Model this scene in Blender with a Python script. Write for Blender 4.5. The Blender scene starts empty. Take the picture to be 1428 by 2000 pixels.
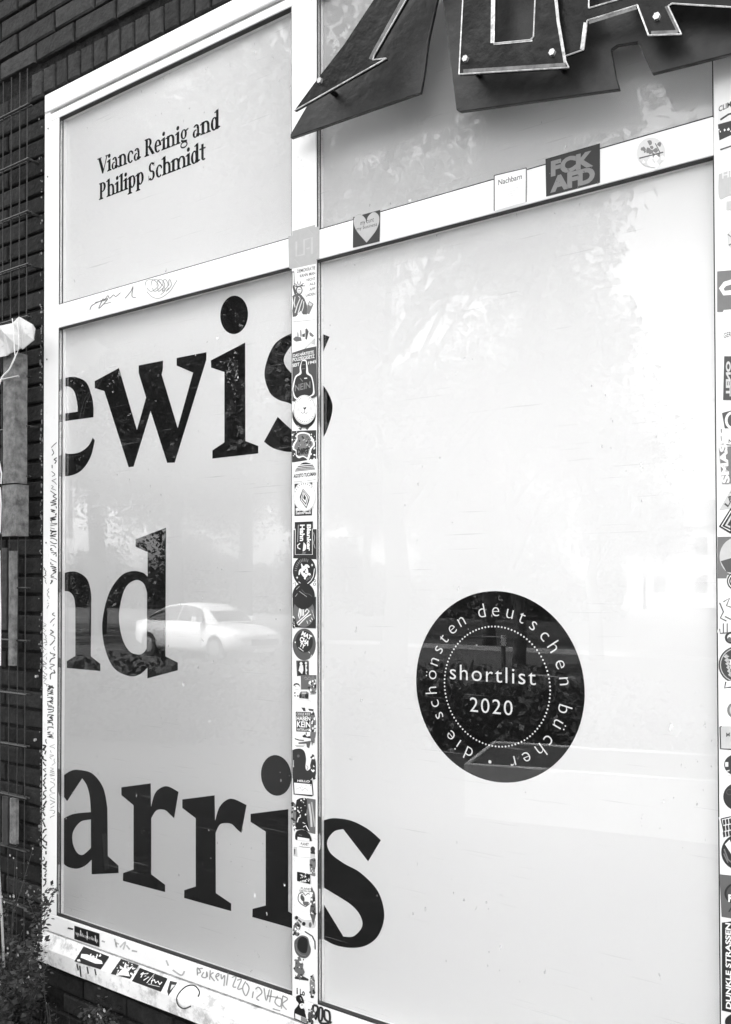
import bpy, bmesh, math, random
from mathutils import Vector, Matrix
from mathutils.geometry import tessellate_polygon
random.seed(7)
SC = bpy.context.scene
COL = SC.collection

# ------------------------------------------------------------------ camera
FPX, CX, CY = 1700.0, 714.0, 1111.226            # focal length and principal point in photo pixels (1428 x 2000)
YAW, PITCH, ROLL = 0.596820911, 0.0153815047, -0.00186521686
DIST, EYE = 1.95, 1.68
_f = Vector((-math.sin(YAW), math.cos(YAW), 0)); _r = Vector((math.cos(YAW), math.sin(YAW), 0)); _u = Vector((0, 0, 1))
FWD = _f*math.cos(PITCH) + _u*math.sin(PITCH); _u2 = _u*math.cos(PITCH) - _f*math.sin(PITCH)
RGT = _r*math.cos(ROLL) + _u2*math.sin(ROLL); UPV = _u2*math.cos(ROLL) - _r*math.sin(ROLL)
CAM = Vector((0, -DIST, EYE))
cd = bpy.data.cameras.new('camera'); cam = bpy.data.objects.new('camera', cd); COL.objects.link(cam)
cd.sensor_fit = 'VERTICAL'; cd.sensor_height = 24.0; cd.lens = FPX/2000*24.0
cd.shift_y = (CY-1000)/2000; cd.clip_start = 0.05; cd.clip_end = 1500
m = Matrix((RGT, UPV, -FWD)).transposed().to_4x4(); m.translation = CAM
cam.matrix_world = m
SC.camera = cam

# ------------------------------------------------------------------ sky, sun, exposure
SUN_EL, SUN_AZ = math.radians(48), math.radians(-50)        # sun stands behind the shop, so its front is in open shade
w = bpy.data.worlds.new('World'); SC.world = w; w.use_nodes = True
nt = w.node_tree; bg = nt.nodes['Background']
sky = nt.nodes.new('ShaderNodeTexSky'); sky.sky_type = 'NISHITA'; sky.sun_disc = False
sky.sun_elevation = SUN_EL; sky.sun_rotation = SUN_AZ; sky.dust_density = 3.0; sky.air_density = 1.3
bw = nt.nodes.new('ShaderNodeRGBToBW')                     # the picture is a black and white photograph
nt.links.new(sky.outputs[0], bw.inputs[0]); nt.links.new(bw.outputs[0], bg.inputs[0]); bg.inputs[1].default_value = 0.15
sd = bpy.data.lights.new('sun', 'SUN'); sd.energy = 2.8; sd.angle = math.radians(0.53); sd.color = (1, 1, 1)
sun = bpy.data.objects.new('sun', sd); COL.objects.link(sun)
sv = Vector((math.sin(SUN_AZ)*math.cos(SUN_EL), math.cos(SUN_AZ)*math.cos(SUN_EL), math.sin(SUN_EL)))
sun.rotation_euler = sv.to_track_quat('Z', 'Y').to_euler(); sun.location = (0, 6, 12)
SC.view_settings.view_transform = 'Standard'; SC.view_settings.look = 'None'
SC.view_settings.exposure = 2.97; SC.view_settings.gamma = 1.0; SC.view_settings.use_curve_mapping = False
SC.cycles.use_denoising = True
SC.cycles.max_bounces = 10; SC.cycles.transparent_max_bounces = 24
SC.cycles.sample_clamp_indirect = 12

# ------------------------------------------------------------------ pixel -> place helpers
def ray(px, py): return RGT*((px-CX)/FPX) + UPV*((CY-py)/FPX) + FWD
def P(px, py, y=0.0):
    d = ray(px, py); return CAM + d*((y-CAM.y)/d.y)
GL = 0.018
def R(px, py, z):                                          # place on the ground seen mirrored in the glass
    d = ray(px, py); X = CAM + d*((z-CAM.z)/d.z); return Vector((X.x, 2*GL-X.y, z))

# ------------------------------------------------------------------ materials
MATS = {}
def mat(name, g, rough=0.6, metal=0.0, var=0.12, scale=12, bump=0.0, bscale=60, spec=0.5, per_object=0.0, coat=0.0, dirt=0.0, dirt_scale=6, dirt_g=0.1, detail=5):
    if name in MATS: return MATS[name]
    M = bpy.data.materials.new(name); M.use_nodes = True; n = M.node_tree.nodes; l = M.node_tree.links
    b = n['Principled BSDF']; b.inputs['Roughness'].default_value = rough; b.inputs['Metallic'].default_value = metal
    b.inputs['Specular IOR Level'].default_value = spec; b.inputs['Coat Weight'].default_value = coat; b.inputs['Coat Roughness'].default_value = 0.05
    tc = n.new('ShaderNodeTexCoord'); geo = n.new('ShaderNodeNewGeometry')
    no = n.new('ShaderNodeTexNoise'); no.inputs['Scale'].default_value = scale; no.inputs['Detail'].default_value = detail; no.inputs['Roughness'].default_value = 0.65
    l.new(geo.outputs['Position'], no.inputs['Vector'])
    mr = n.new('ShaderNodeMapRange'); mr.inputs[1].default_value = 0.3; mr.inputs[2].default_value = 0.7
    mr.inputs[3].default_value = 1-var; mr.inputs[4].default_value = 1+var
    l.new(no.outputs[0], mr.inputs[0])
    mu = n.new('ShaderNodeMath'); mu.operation = 'MULTIPLY'; mu.inputs[1].default_value = g; l.new(mr.outputs[0], mu.inputs[0])
    out = mu.outputs[0]
    if per_object:
        oi = n.new('ShaderNodeObjectInfo'); m2 = n.new('ShaderNodeMapRange'); m2.inputs[3].default_value = 1-per_object; m2.inputs[4].default_value = 1+per_object
        l.new(oi.outputs['Random'], m2.inputs[0]); m3 = n.new('ShaderNodeMath'); m3.operation = 'MULTIPLY'; l.new(out, m3.inputs[0]); l.new(m2.outputs[0], m3.inputs[1]); out = m3.outputs[0]
    if dirt:
        d2 = n.new('ShaderNodeTexNoise'); d2.inputs['Scale'].default_value = dirt_scale; d2.inputs['Detail'].default_value = 9; d2.inputs['Roughness'].default_value = 0.7
        l.new(geo.outputs['Position'], d2.inputs['Vector'])
        r2 = n.new('ShaderNodeMapRange'); r2.inputs[1].default_value = 0.62-dirt*0.5; r2.inputs[2].default_value = 0.74-dirt*0.4; r2.inputs[3].default_value = 0; r2.inputs[4].default_value = min(1, 0.35+dirt)
        l.new(d2.outputs[0], r2.inputs[0])
        mx = n.new('ShaderNodeMix'); mx.inputs[3].default_value = dirt_g; l.new(r2.outputs[0], mx.inputs[0]); l.new(out, mx.inputs[2]); 
        mx.inputs[3].default_value = dirt_g; out = mx.outputs[0]
    l.new(out, b.inputs['Base Color'])
    if bump:
        bn = n.new('ShaderNodeTexNoise'); bn.inputs['Scale'].default_value = bscale; bn.inputs['Detail'].default_value = 6; l.new(geo.outputs['Position'], bn.inputs['Vector'])
        bp = n.new('ShaderNodeBump'); bp.inputs['Strength'].default_value = bump; bp.inputs['Distance'].default_value = 0.01
        l.new(bn.outputs[0], bp.inputs['Height']); l.new(bp.outputs[0], b.inputs['Normal'])
    MATS[name] = M; return M
def ink(g, rough=0.45):
    g = g*0.6 if g < 0.36 else g
    return mat('print_%03d' % round(g*1000), g, rough, var=0.06, scale=40)

def glass_mat():
    M = bpy.data.materials.new('pane_glass'); M.use_nodes = True; n = M.node_tree.nodes; l = M.node_tree.links; n.remove(n['Principled BSDF'])
    out = n['Material Output']; geo = n.new('ShaderNodeNewGeometry')
    lw = n.new('ShaderNodeLayerWeight'); lw.inputs[0].default_value = 0.5
    pw = n.new('ShaderNodeMath'); pw.operation = 'POWER'; pw.inputs[1].default_value = 5; l.new(lw.outputs['Facing'], pw.inputs[0])
    ma = n.new('ShaderNodeMath'); ma.operation = 'MULTIPLY_ADD'; ma.inputs[1].default_value = 0.955; ma.inputs[2].default_value = 0.045; l.new(pw.outputs[0], ma.inputs[0])
    tr = n.new('ShaderNodeBsdfTransparent'); gl = n.new('ShaderNodeBsdfGlossy'); gl.inputs['Roughness'].default_value = 0.0
    nb = n.new('ShaderNodeTexNoise'); nb.inputs['Scale'].default_value = 2.2; nb.inputs['Detail'].default_value = 1; l.new(geo.outputs['Position'], nb.inputs['Vector'])
    bp = n.new('ShaderNodeBump'); bp.inputs['Strength'].default_value = 0.05; bp.inputs['Distance'].default_value = 0.01; l.new(nb.outputs[0], bp.inputs['Height']); l.new(bp.outputs[0], gl.inputs['Normal'])
    mx = n.new('ShaderNodeMixShader'); l.new(ma.outputs[0], mx.inputs[0]); l.new(tr.outputs[0], mx.inputs[1]); l.new(gl.outputs[0], mx.inputs[2])
    # droppings, paint flecks and wipe scratches on the glass
    df = n.new('ShaderNodeBsdfDiffuse'); df.inputs[0].default_value = (0.92, 0.92, 0.92, 1)
    mp = n.new('ShaderNodeMapping'); mp.inputs['Scale'].default_value = (1, 1, 0.6); mp.inputs['Location'].default_value = (3.73, 0, 1.31); l.new(geo.outputs['Position'], mp.inputs['Vector'])
    a = n.new('ShaderNodeTexNoise'); a.inputs['Scale'].default_value = 60; a.inputs['Detail'].default_value = 5; l.new(mp.outputs[0], a.inputs['Vector'])
    c = n.new('ShaderNodeTexNoise'); c.inputs['Scale'].default_value = 3.2; c.inputs['Detail'].default_value = 2; l.new(geo.outputs['Position'], c.inputs['Vector'])
    ra = n.new('ShaderNodeMapRange'); ra.inputs[1].default_value = 0.685; ra.inputs[2].default_value = 0.72; l.new(a.outputs[0], ra.inputs[0])
    rc = n.new('ShaderNodeMapRange'); rc.inputs[1].default_value = 0.52; rc.inputs[2].default_value = 0.62; l.new(c.outputs[0], rc.inputs[0])
    mm = n.new('ShaderNodeMath'); mm.operation = 'MULTIPLY'; l.new(ra.outputs[0], mm.inputs[0]); l.new(rc.outputs[0], mm.inputs[1])
    mp2 = n.new('ShaderNodeMapping'); mp2.inputs['Rotation'].default_value = (0, 0.75, 0); mp2.inputs['Scale'].default_value = (4, 1, 160); l.new(geo.outputs['Position'], mp2.inputs['Vector'])
    s = n.new('ShaderNodeTexNoise'); s.inputs['Scale'].default_value = 1.0; s.inputs['Detail'].default_value = 2; l.new(mp2.outputs[0], s.inputs['Vector'])
    rs = n.new('ShaderNodeMapRange'); rs.inputs[1].default_value = 0.66; rs.inputs[2].default_value = 0.74; rs.inputs[4].default_value = 0.10; l.new(s.outputs[0], rs.inputs[0])
    ad = n.new('ShaderNodeMath'); ad.operation = 'MAXIMUM'; l.new(mm.outputs[0], ad.inputs[0]); l.new(rs.outputs[0], ad.inputs[1])
    fb = n.new('ShaderNodeMath'); fb.operation = 'SUBTRACT'; fb.inputs[0].default_value = 1.0; l.new(geo.outputs['Backfacing'], fb.inputs[1])
    hz = n.new('ShaderNodeMath'); hz.operation = 'MULTIPLY'; l.new(ad.outputs[0], hz.inputs[0]); l.new(fb.outputs[0], hz.inputs[1])
    m2 = n.new('ShaderNodeMixShader'); l.new(hz.outputs[0], m2.inputs[0]); l.new(mx.outputs[0], m2.inputs[1]); l.new(df.outputs[0], m2.inputs[2])
    l.new(m2.outputs[0], out.inputs['Surface']); return M

def leaf_mat(name, g, trans=0.35):
    M = bpy.data.materials.new(name); M.use_nodes = True; n = M.node_tree.nodes; l = M.node_tree.links
    b = n['Principled BSDF']; b.inputs['Roughness'].default_value = 0.55; out = n['Material Output']
    geo = n.new('ShaderNodeNewGeometry'); mr = n.new('ShaderNodeMapRange'); mr.inputs[3].default_value = g*0.55; mr.inputs[4].default_value = g*1.5
    l.new(geo.outputs['Random Per Island'], mr.inputs[0]); l.new(mr.outputs[0], b.inputs['Base Color'])
    t = n.new('ShaderNodeBsdfTranslucent'); l.new(mr.outputs[0], t.inputs[0])
    mx = n.new('ShaderNodeMixShader'); mx.inputs[0].default_value = trans; l.new(b.outputs[0], mx.inputs[1]); l.new(t.outputs[0], mx.inputs[2]); l.new(mx.outputs[0], out.inputs[0])
    return M

M_FRAME = mat('white_frame_paint', 0.86, 0.35, var=0.03, scale=9, dirt=0.03, dirt_scale=16, dirt_g=0.35)
M_SILL = mat('dirty_sill_paint', 0.84, 0.45, var=0.10, scale=14, dirt=0.30, dirt_scale=22, dirt_g=0.25, bump=0.15, bscale=90)
M_BLACK = mat('black_rubber', 0.012, 0.5, var=0.2, scale=50)
M_BEAD = mat('grey_glazing_bead', 0.62, 0.12, metal=0.85, var=0.08, scale=60)
M_PANEL = bpy.data.materials.new('opal_film'); M_PANEL.use_nodes = True
_n = M_PANEL.node_tree.nodes; _l = M_PANEL.node_tree.links; _n.remove(_n['Principled BSDF'])
_d = _n.new('ShaderNodeBsdfDiffuse'); _d.inputs[0].default_value = (0.80,)*3+(1,); _t = _n.new('ShaderNodeBsdfTranslucent'); _t.inputs[0].default_value = (0.80,)*3+(1,)
_m = _n.new('ShaderNodeMixShader'); _m.inputs[0].default_value = 0.52; _l.new(_d.outputs[0], _m.inputs[1]); _l.new(_t.outputs[0], _m.inputs[2]); _l.new(_m.outputs[0], _n['Material Output'].inputs[0])
M_BACKLIGHT = bpy.data.materials.new('opal_backlight_sheet'); M_BACKLIGHT.use_nodes = True  # diffusing sheet for the added opening that backlights the panes
_n = M_BACKLIGHT.node_tree.nodes; _l = M_BACKLIGHT.node_tree.links; _n.remove(_n['Principled BSDF']); _t = _n.new('ShaderNodeBsdfTranslucent'); _t.inputs[0].default_value = (0.9,)*3+(1,); _l.new(_t.outputs[0], _n['Material Output'].inputs[0])
M_LETTER = mat('black_vinyl', 0.006, 0.8, var=0.05, spec=0.05)
M_BRICK = mat('sooty_brick', 0.023, 0.85, spec=0.08, var=0.35, scale=22, bump=0.6, bscale=70, per_object=0.35, dirt=0.10, dirt_scale=30, dirt_g=0.02)
M_BRICK_TOP = mat('sooty_header_brick', 0.040, 0.85, spec=0.08, var=0.3, scale=22, bump=0.6, bscale=70, per_object=0.25)
M_MORTAR = mat('grimy_mortar', 0.018, 0.95, spec=0.05, var=0.6, scale=30, bump=0.8, bscale=120)
M_GLASS = glass_mat()

# ------------------------------------------------------------------ object helpers
def link(name, me, parent=None, m=None):
    o = bpy.data.objects.new(name, me); COL.objects.link(o)
    if m is not None and me is not None and not me.materials: me.materials.append(m)
    if parent is not None: o.parent = parent
    return o
def mesh(name, verts, faces, m=None, smooth=False):
    me = bpy.data.meshes.new(name); me.from_pydata([tuple(v) for v in verts], [], faces); me.update()
    if m: me.materials.append(m)
    if smooth:
        for p in me.polygons: p.use_smooth = True
    return me
def tag(o, label, cat, group=None, kind=None):
    if label: o['label'] = label
    if cat: o['category'] = cat
    if group: o['group'] = group
    if kind: o['kind'] = kind
    return o
def empty(name, loc, label, cat, group=None, rz=0):
    o = bpy.data.objects.new(name, None); COL.objects.link(o); o.location = loc; o.rotation_euler.z = rz; o.empty_display_size = 0.1
    bpy.context.view_layer.update()
    return tag(o, label, cat, group)
def at_parent(o, parent):                                  # vertices are in world coordinates
    o.parent = parent; o.matrix_parent_inverse = parent.matrix_basis.inverted(); return o
class MB:
    def __init__(s): s.v = []; s.f = []
    def add(s, vs, fs):
        b = len(s.v); s.v += [Vector(v) for v in vs]; s.f += [tuple(i+b for i in f) for f in fs]; return s
    def box(s, x0, x1, y0, y1, z0, z1):
        return s.add([(x0,y0,z0),(x1,y0,z0),(x1,y1,z0),(x0,y1,z0),(x0,y0,z1),(x1,y0,z1),(x1,y1,z1),(x0,y1,z1)],
                     [(0,1,5,4),(1,2,6,5),(2,3,7,6),(3,0,4,7),(4,5,6,7),(3,2,1,0)])
    def tube(s, pts, r, n=6, r2=None):
        pts = [Vector(p) for p in pts]; rings = []
        for i, p in enumerate(pts):
            d = (pts[min(i+1, len(pts)-1)] - pts[max(i-1, 0)]).normalized()
            a = d.cross(Vector((0,0,1))) if abs(d.z) < 0.9 else d.cross(Vector((1,0,0)))
            a.normalize(); b = d.cross(a); t = i/max(1, len(pts)-1); rr = r if r2 is None else r+(r2-r)*t
            rings.append([p + a*rr*math.cos(2*math.pi*k/n) + b*rr*math.sin(2*math.pi*k/n) for k in range(n)])
        vs = [v for ring in rings for v in ring]; fs = []
        for i in range(len(pts)-1):
            for k in range(n): fs.append((i*n+k, i*n+(k+1)%n, (i+1)*n+(k+1)%n, (i+1)*n+k))
        fs.append(tuple(range(n))[::-1]); fs.append(tuple((len(pts)-1)*n+k for k in range(n)))
        return s.add(vs, fs)
    def prism(s, loops, y0, y1):                           # polygon with holes in the wall plane (x,z pairs), y0 in front of y1
        tris = tessellate_polygon([[Vector((a, b, 0)) for a, b in lp] for lp in loops])
        flat = [q for lp in loops for q in lp]; n = len(flat)
        vs = [(a, y0, b) for a, b in flat] + [(a, y1, b) for a, b in flat]
        fs = [tuple(t) for t in tris] + [tuple(i+n for i in t[::-1]) for t in tris]; o = 0
        for lp in loops:
            k = len(lp)
            for i in range(k): fs.append((o+i, o+(i+1)%k, n+o+(i+1)%k, n+o+i))
            o += k
        return s.add(vs, fs)
    def sheet(s, loops, y):
        tris = tessellate_polygon([[Vector((a, b, 0)) for a, b in lp] for lp in loops])
        flat = [q for lp in loops for q in lp]
        return s.add([(a, y, b) for a, b in flat], [tuple(t) for t in tris])
    def build(s, name, m, parent=None, smooth=False, bevel=0.0, seg=2):
        me = mesh(name, s.v, s.f, None, smooth); bm = bmesh.new(); bm.from_mesh(me)
        bmesh.ops.recalc_face_normals(bm, faces=bm.faces)
        if bevel: bmesh.ops.bevel(bm, geom=bm.edges[:], offset=bevel, segments=seg, affect='EDGES', profile=0.5)
        bm.to_mesh(me); bm.free()
        if smooth or bevel:
            for p in me.polygons: p.use_smooth = smooth
        me.materials.append(m)
        o = bpy.data.objects.new(name, me); COL.objects.link(o)
        if parent is not None: at_parent(o, parent)
        return o

def smooth_loop(s, ox=0, oy=0, sc=1.0):
    """'x,yc x,y ...' -> pixel loop; c marks a corner, the rest are passed smoothly (Catmull-Rom)"""
    pts = []
    for t in s.split():
        c = t.endswith('c'); a, b = t.rstrip('c').split(','); pts.append((ox+float(a)/sc, oy+float(b)/sc, c))
    n = len(pts); out = []
    for i in range(n):
        p1, p2 = pts[i], pts[(i+1) % n]
        out.append((p1[0], p1[1]))
        if p1[2] and p2[2]: continue
        p0 = pts[i-1] if not p1[2] else p1; p3 = pts[(i+2) % n] if not p2[2] else p2
        for k in range(1, 8):
            t = k/8.0; t2 = t*t; t3 = t2*t
            out.append(tuple(0.5*(2*p1[j] + (p2[j]-p0[j])*t + (2*p0[j]-5*p1[j]+4*p2[j]-p3[j])*t2 + (3*p1[j]-p0[j]-3*p2[j]+p3[j])*t3) for j in (0, 1)))
    return out
def wl(loop, y=0.0): return [(q.x, q.z) for q in (P(a, b, y) for a, b in loop)]
def ell(cx, cy, rx, ry, n=32, rot=0.0):
    c, s = math.cos(rot), math.sin(rot)
    return [(cx + rx*math.cos(2*math.pi*k/n)*c - ry*math.sin(2*math.pi*k/n)*s, cy + rx*math.cos(2*math.pi*k/n)*s + ry*math.sin(2*math.pi*k/n)*c) for k in range(n)]
def ribbon_loop(pts, wpx):
    L, Rr = [], []
    for i, p in enumerate(pts):
        a = pts[max(i-1, 0)]; b = pts[min(i+1, len(pts)-1)]; dx, dy = b[0]-a[0], b[1]-a[1]; d = math.hypot(dx, dy) or 1
        L.append((p[0]-dy/d*wpx/2, p[1]+dx/d*wpx/2)); Rr.append((p[0]+dy/d*wpx/2, p[1]-dx/d*wpx/2))
    return L, Rr
def ribbon(mb, pts, wpx, y):
    L, Rr = ribbon_loop(pts, wpx); n = len(pts)
    vs = [P(a, b, y) for a, b in L] + [P(a, b, y) for a, b in Rr]
    mb.add(vs, [(i, i+1, n+i+1, n+i) for i in range(n-1)])

_TXT = {}
def text_geo(s, bold=0.0, space=1.0):
    k = (s, bold, space)
    if k not in _TXT:
        cu = bpy.data.curves.new('t', 'FONT'); cu.body = s; cu.offset = bold; cu.space_character = space; cu.resolution_u = 4
        o = bpy.data.objects.new('t', cu); COL.objects.link(o)
        me = bpy.data.meshes.new_from_object(o.evaluated_get(bpy.context.evaluated_depsgraph_get()))
        vs = [v.co.copy() for v in me.vertices]; fs = [tuple(p.vertices) for p in me.polygons]
        bpy.data.objects.remove(o); bpy.data.curves.remove(cu); bpy.data.meshes.remove(me)
        _TXT[k] = (vs, fs)
    return _TXT[k]
def text_on(mb, s, bl, br, tl, y, bold=0.0, space=1.0):               # fit the word's box to three pixel corners on plane y
    vs, fs = text_geo(s, bold, space)
    x0 = min(v.x for v in vs); x1 = max(v.x for v in vs); z0 = min(v.y for v in vs); z1 = max(v.y for v in vs)
    A, B, T = P(*bl, y), P(*br, y), P(*tl, y)
    mb.add([A + (B-A)*((v.x-x0)/(x1-x0)) + (T-A)*((v.y-z0)/(z1-z0)) for v in vs], fs)

# ================================================================== GROUND AND STREET
def ground_z(y): return -0.38*min(1, max(0, (-y-1.5)/8.5))
g = MB(); ys = [1.0, 0, -1.5, -3, -5, -7, -10.0]
xs = [-70 + i*10 for i in range(13)]
for j, y in enumerate(ys):
    for x in xs: g.v.append(Vector((x, y, ground_z(y))))
nx = len(xs)
g.f = [(j*nx+i, j*nx+i+1, (j+1)*nx+i+1, (j+1)*nx+i) for j in range(len(ys)-1) for i in range(nx-1)]
M_PAVE = mat('pavement_slabs', 0.035, 0.85, var=0.3, scale=3, bump=0.4)
tag(g.build('pavement', M_PAVE), None, None, kind='structure')
M_ASPH = mat('asphalt', 0.05, 0.8, var=0.25, scale=1.2, bump=0.3)
tag(MB().box(-90, 60, -23.0, -10.15, -0.70, -0.50).build('road', M_ASPH), None, None, kind='structure')
M_KERB = mat('kerb_stone', 0.3, 0.8, var=0.2)
tag(MB().box(-90, 60, -10.15, -10.0, -0.70, -0.375).build('kerb', M_KERB), None, None, kind='structure')
tag(MB().box(-90, 60, -23.15, -23.0, -0.70, -0.375).build('far_kerb', M_KERB), None, None, kind='structure')
tag(MB().box(-90, 60, -27.0, -23.15, -0.70, -0.38).build('far_pavement', M_PAVE), None, None, kind='structure')
M_GRASS = mat('park_ground', 0.10, 0.9, var=0.4, scale=0.8, bump=0.5)
tag(MB().box(-400, 400, -500, -27.0, -0.9, -0.40).build('park_ground', M_GRASS), None, None, kind='structure')
tag(MB().add([(-500,500,-0.92),(500,500,-0.92),(500,-600,-0.92),(-500,-600,-0.92)], [(0,1,2,3)]).build('ground', M_GRASS), None, None, kind='structure')

# ================================================================== BRICK WALL
XL = P(114, 637.5).x; XM1 = P(570.2, 1000).x; XM2 = P(619, 1000).x; XR = P(1400, 1000).x
ZT = P(342, 121).z; ZTB = P(564, 522).z; ZTT = P(569, 464).z; ZB = P(570, 1944.5).z
XJ = P(83.5, 1000).x; ZHT = P(300, 79).z; ZRB = P(390, 1926).z; XPR = XR + 0.15
ZS2 = P(329, 1944, -0.022).z; ZS3 = P(350, 1985, -0.022).z
WALL_Y = 0.010
wall = empty('brick_wall', (XJ-0.5, 0.06, 0), 'sooty dark brick wall around the white framed shop window', 'wall')
core = MB()
core.box(-40, XJ-0.002, WALL_Y+0.008, 0.30, -0.6, 5.6); core.box(XJ-0.002, XPR+0.002, WALL_Y+0.008, 0.30, ZHT+0.002, 5.6)
core.box(XPR+0.002, 14, WALL_Y+0.008, 0.30, -0.6, 5.6); core.box(XJ-0.002, XPR+0.002, WALL_Y+0.008, 0.30, -0.6, ZS3+0.01)
RM = (-3.6, 1.2, 4.2, 3.9)                                  # unseen room added to backlight the window: x0, x1, depth, ceiling
core.box(-40, RM[0], 0.30, 9, -0.6, 4.4); core.box(RM[1], 14, 0.30, 9, -0.6, 4.4); core.box(RM[0], RM[1], RM[2], 9, -0.6, 4.4)
BACKLIGHT_HOLE = (-2.3, 1.15, 1.0, 4.0)                              # added opening over the room's right half, lets in the backlight
core.box(RM[0], BACKLIGHT_HOLE[0], 0.30, RM[2], RM[3], 4.4); core.box(BACKLIGHT_HOLE[1], RM[1], 0.30, RM[2], RM[3], 4.4)
core.box(BACKLIGHT_HOLE[0], BACKLIGHT_HOLE[1], 0.30, BACKLIGHT_HOLE[2], RM[3], 4.4); core.box(BACKLIGHT_HOLE[0], BACKLIGHT_HOLE[1], BACKLIGHT_HOLE[3], RM[2], RM[3], 4.4)
M_ROOM = mat('white_room_paint', 0.63, 0.9, var=0.02)
rl = MB(); e_ = 0.01; X0_, X1_, Y1_, ZC_ = RM[0]+e_, RM[1]-e_, RM[2]-e_, RM[3]-e_
rl.add([(X0_,.31,0),(X1_,.31,0),(X1_,Y1_,0),(X0_,Y1_,0),(X0_,.31,ZC_),(X1_,.31,ZC_),(X1_,Y1_,ZC_),(X0_,Y1_,ZC_)], [(0,1,2,3),(1,2,6,5),(2,3,7,6),(3,0,4,7)])
MB().box(BACKLIGHT_HOLE[0]-.05, BACKLIGHT_HOLE[1]+.05, BACKLIGHT_HOLE[2]-.05, BACKLIGHT_HOLE[3]+.05, 4.405, 4.41).build('backlight_sheet', M_BACKLIGHT, wall)  # added unseen diffuser over the opening, makes the opal film glow
tag(rl.build('backlight_room_walls', M_ROOM), None, None, kind='structure')  # walls of the added room, bounce light onto the film
tag(MB().box(-2.85, -1.45, 0.58, 1.0, 0.0, 2.45).build('backlight_blocker_left', mat('blocker_board_grey', 0.2, 0.8), bevel=.004), None, None, kind='structure')  # added unseen block, holds backlight off the lower left pane
M_BLOCKER = mat('blocker_board_dark', 0.06, 0.9)
tag(MB().box(-1.22, 0.2, 0.106, 0.5, 2.815, 3.85).build('backlight_blocker_top', M_BLOCKER, bevel=.004), None, None, kind='structure')  # added unseen block, keeps backlight out of the sign's shadow on the film
tag(MB().box(-1.56, -1.225, 0.106, 0.5, 2.97, 3.85).build('backlight_blocker_top', M_BLOCKER, bevel=.004), None, None, kind='structure')  # shorter added block, same job behind the sign's left end
core.build('mortar', M_MORTAR, wall)
def brick_mesh(name, L, H, m, seed):
    rd = random.Random(seed); b = MB().box(-L/2, L/2, 0, 0.02, -H/2, H/2)
    me = mesh(name, b.v, b.f); bm = bmesh.new(); bm.from_mesh(me); bmesh.ops.recalc_face_normals(bm, faces=bm.faces)
    bmesh.ops.bevel(bm, geom=[e for e in bm.edges if all(v.co.y < 0.01 for v in e.verts)], offset=0.004, segments=1, affect='EDGES')
    for v in bm.verts: v.co += Vector((rd.uniform(-.002,.002), rd.uniform(-.001,.001), rd.uniform(-.002,.002)))
    bm.to_mesh(me); bm.free(); me.materials.append(m); return me
CH = 0.0700; BL = 0.222; JT = 0.011
full = [brick_mesh('brick', BL-JT, CH-JT, M_BRICK, s) for s in range(4)]
half = [brick_mesh('brick', BL/2-JT, CH-JT, M_BRICK, s+9) for s in range(3)]
tall = [brick_mesh('brick', 0.070-0.010, 0.098-0.008, M_BRICK_TOP, s+20) for s in range(4)]
topb = [brick_mesh('brick', BL-JT, 0.079-0.010, M_BRICK_TOP, s+30) for s in range(4)]
def put(me, x, z, dy=0.0):
    o = bpy.data.objects.new('brick', me); COL.objects.link(o); o.location = (x, WALL_Y-0.006+dy+random.uniform(-.0015,.0015), z)
    o.rotation_euler = (random.uniform(-.006,.006), random.uniform(-.006,.006), random.uniform(-.006,.006)); at_parent(o, wall)
ZC0 = P(83, 487).z                                         # a bed joint beside the jamb
n0 = int((ZC0+0.1)/CH); z = ZC0-n0*CH; row = 0
while z < ZHT+0.02:
    x = XJ-0.006; first = True
    while x > XJ-0.72:
        if first and row % 2: put(random.choice(half), x-BL/4, z+CH/2); x -= BL/2
        else: put(random.choice(full), x-BL/2, z+CH/2); x -= BL
        first = False
    if z+CH < ZS3+0.012:
        x = XJ+0.004 + (BL/2 if row % 2 else 0)
        while x < XJ+1.25: put(random.choice(full), x+BL/2, z+CH/2); x += BL
    z += CH; row += 1
zside = z
ZSO = P(170, 140).z
x = P(70, 180).x
zs = ZHT+0.012
while x < -1.45: put(random.choice(tall), x, zs+0.049); x += 0.0705
z = zs+0.098+0.030
for r_ in range(7):
    x = XJ-0.72 + (BL/2 if r_ % 2 else 0)
    while x < -1.4:
        if z > zside-0.03 or x > XJ-0.1: put(random.choice(topb), x+BL/2, z+0.0395, -0.004)
        x += BL
    z += 0.079

# ================================================================== SHOP WINDOW
win = empty('shop_window', ((XL+XR)/2, 0.03, ZS3), 'large white framed shop window with lettering behind sticker covered bars', 'window')
def bar(name, x0, x1, z0, z1, y0=0.0, y1=0.10, bev=0.0025, m=M_FRAME): return MB().box(x0, x1, y0, y1, z0, z1).build(name, m, win, bevel=bev)
XJ1 = P(92, 1500).x
jamb = bar('jamb', XJ1+0.0005, XL, ZB-0.0015, ZT)
bar('jamb_cover', XJ, XJ1-0.0005, ZRB-0.002, ZHT-0.06, 0.002, 0.05, 0.002)
ZH1 = P(300, 125).z; ZH2 = P(300, 118.5).z
bar('head_bar', XJ1+0.0005, XPR, ZT+0.0005, ZH1, 0.0, 0.10)
bar('head_groove', XJ1+0.02, XPR-0.01, ZH1+0.0005, ZH2-0.0005, 0.006, 0.06, 0.0005, mat('grey_seal', 0.22, 0.7, var=0.25, scale=30))
bar('head_fascia', XJ+0.004, XPR, ZH2, ZHT, -0.003, 0.06, 0.005)
M_MULL = mat('grimy_frame_paint', 0.86, 0.35, var=0.04, scale=9, dirt=0.10, dirt_scale=34, dirt_g=0.16)
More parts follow.
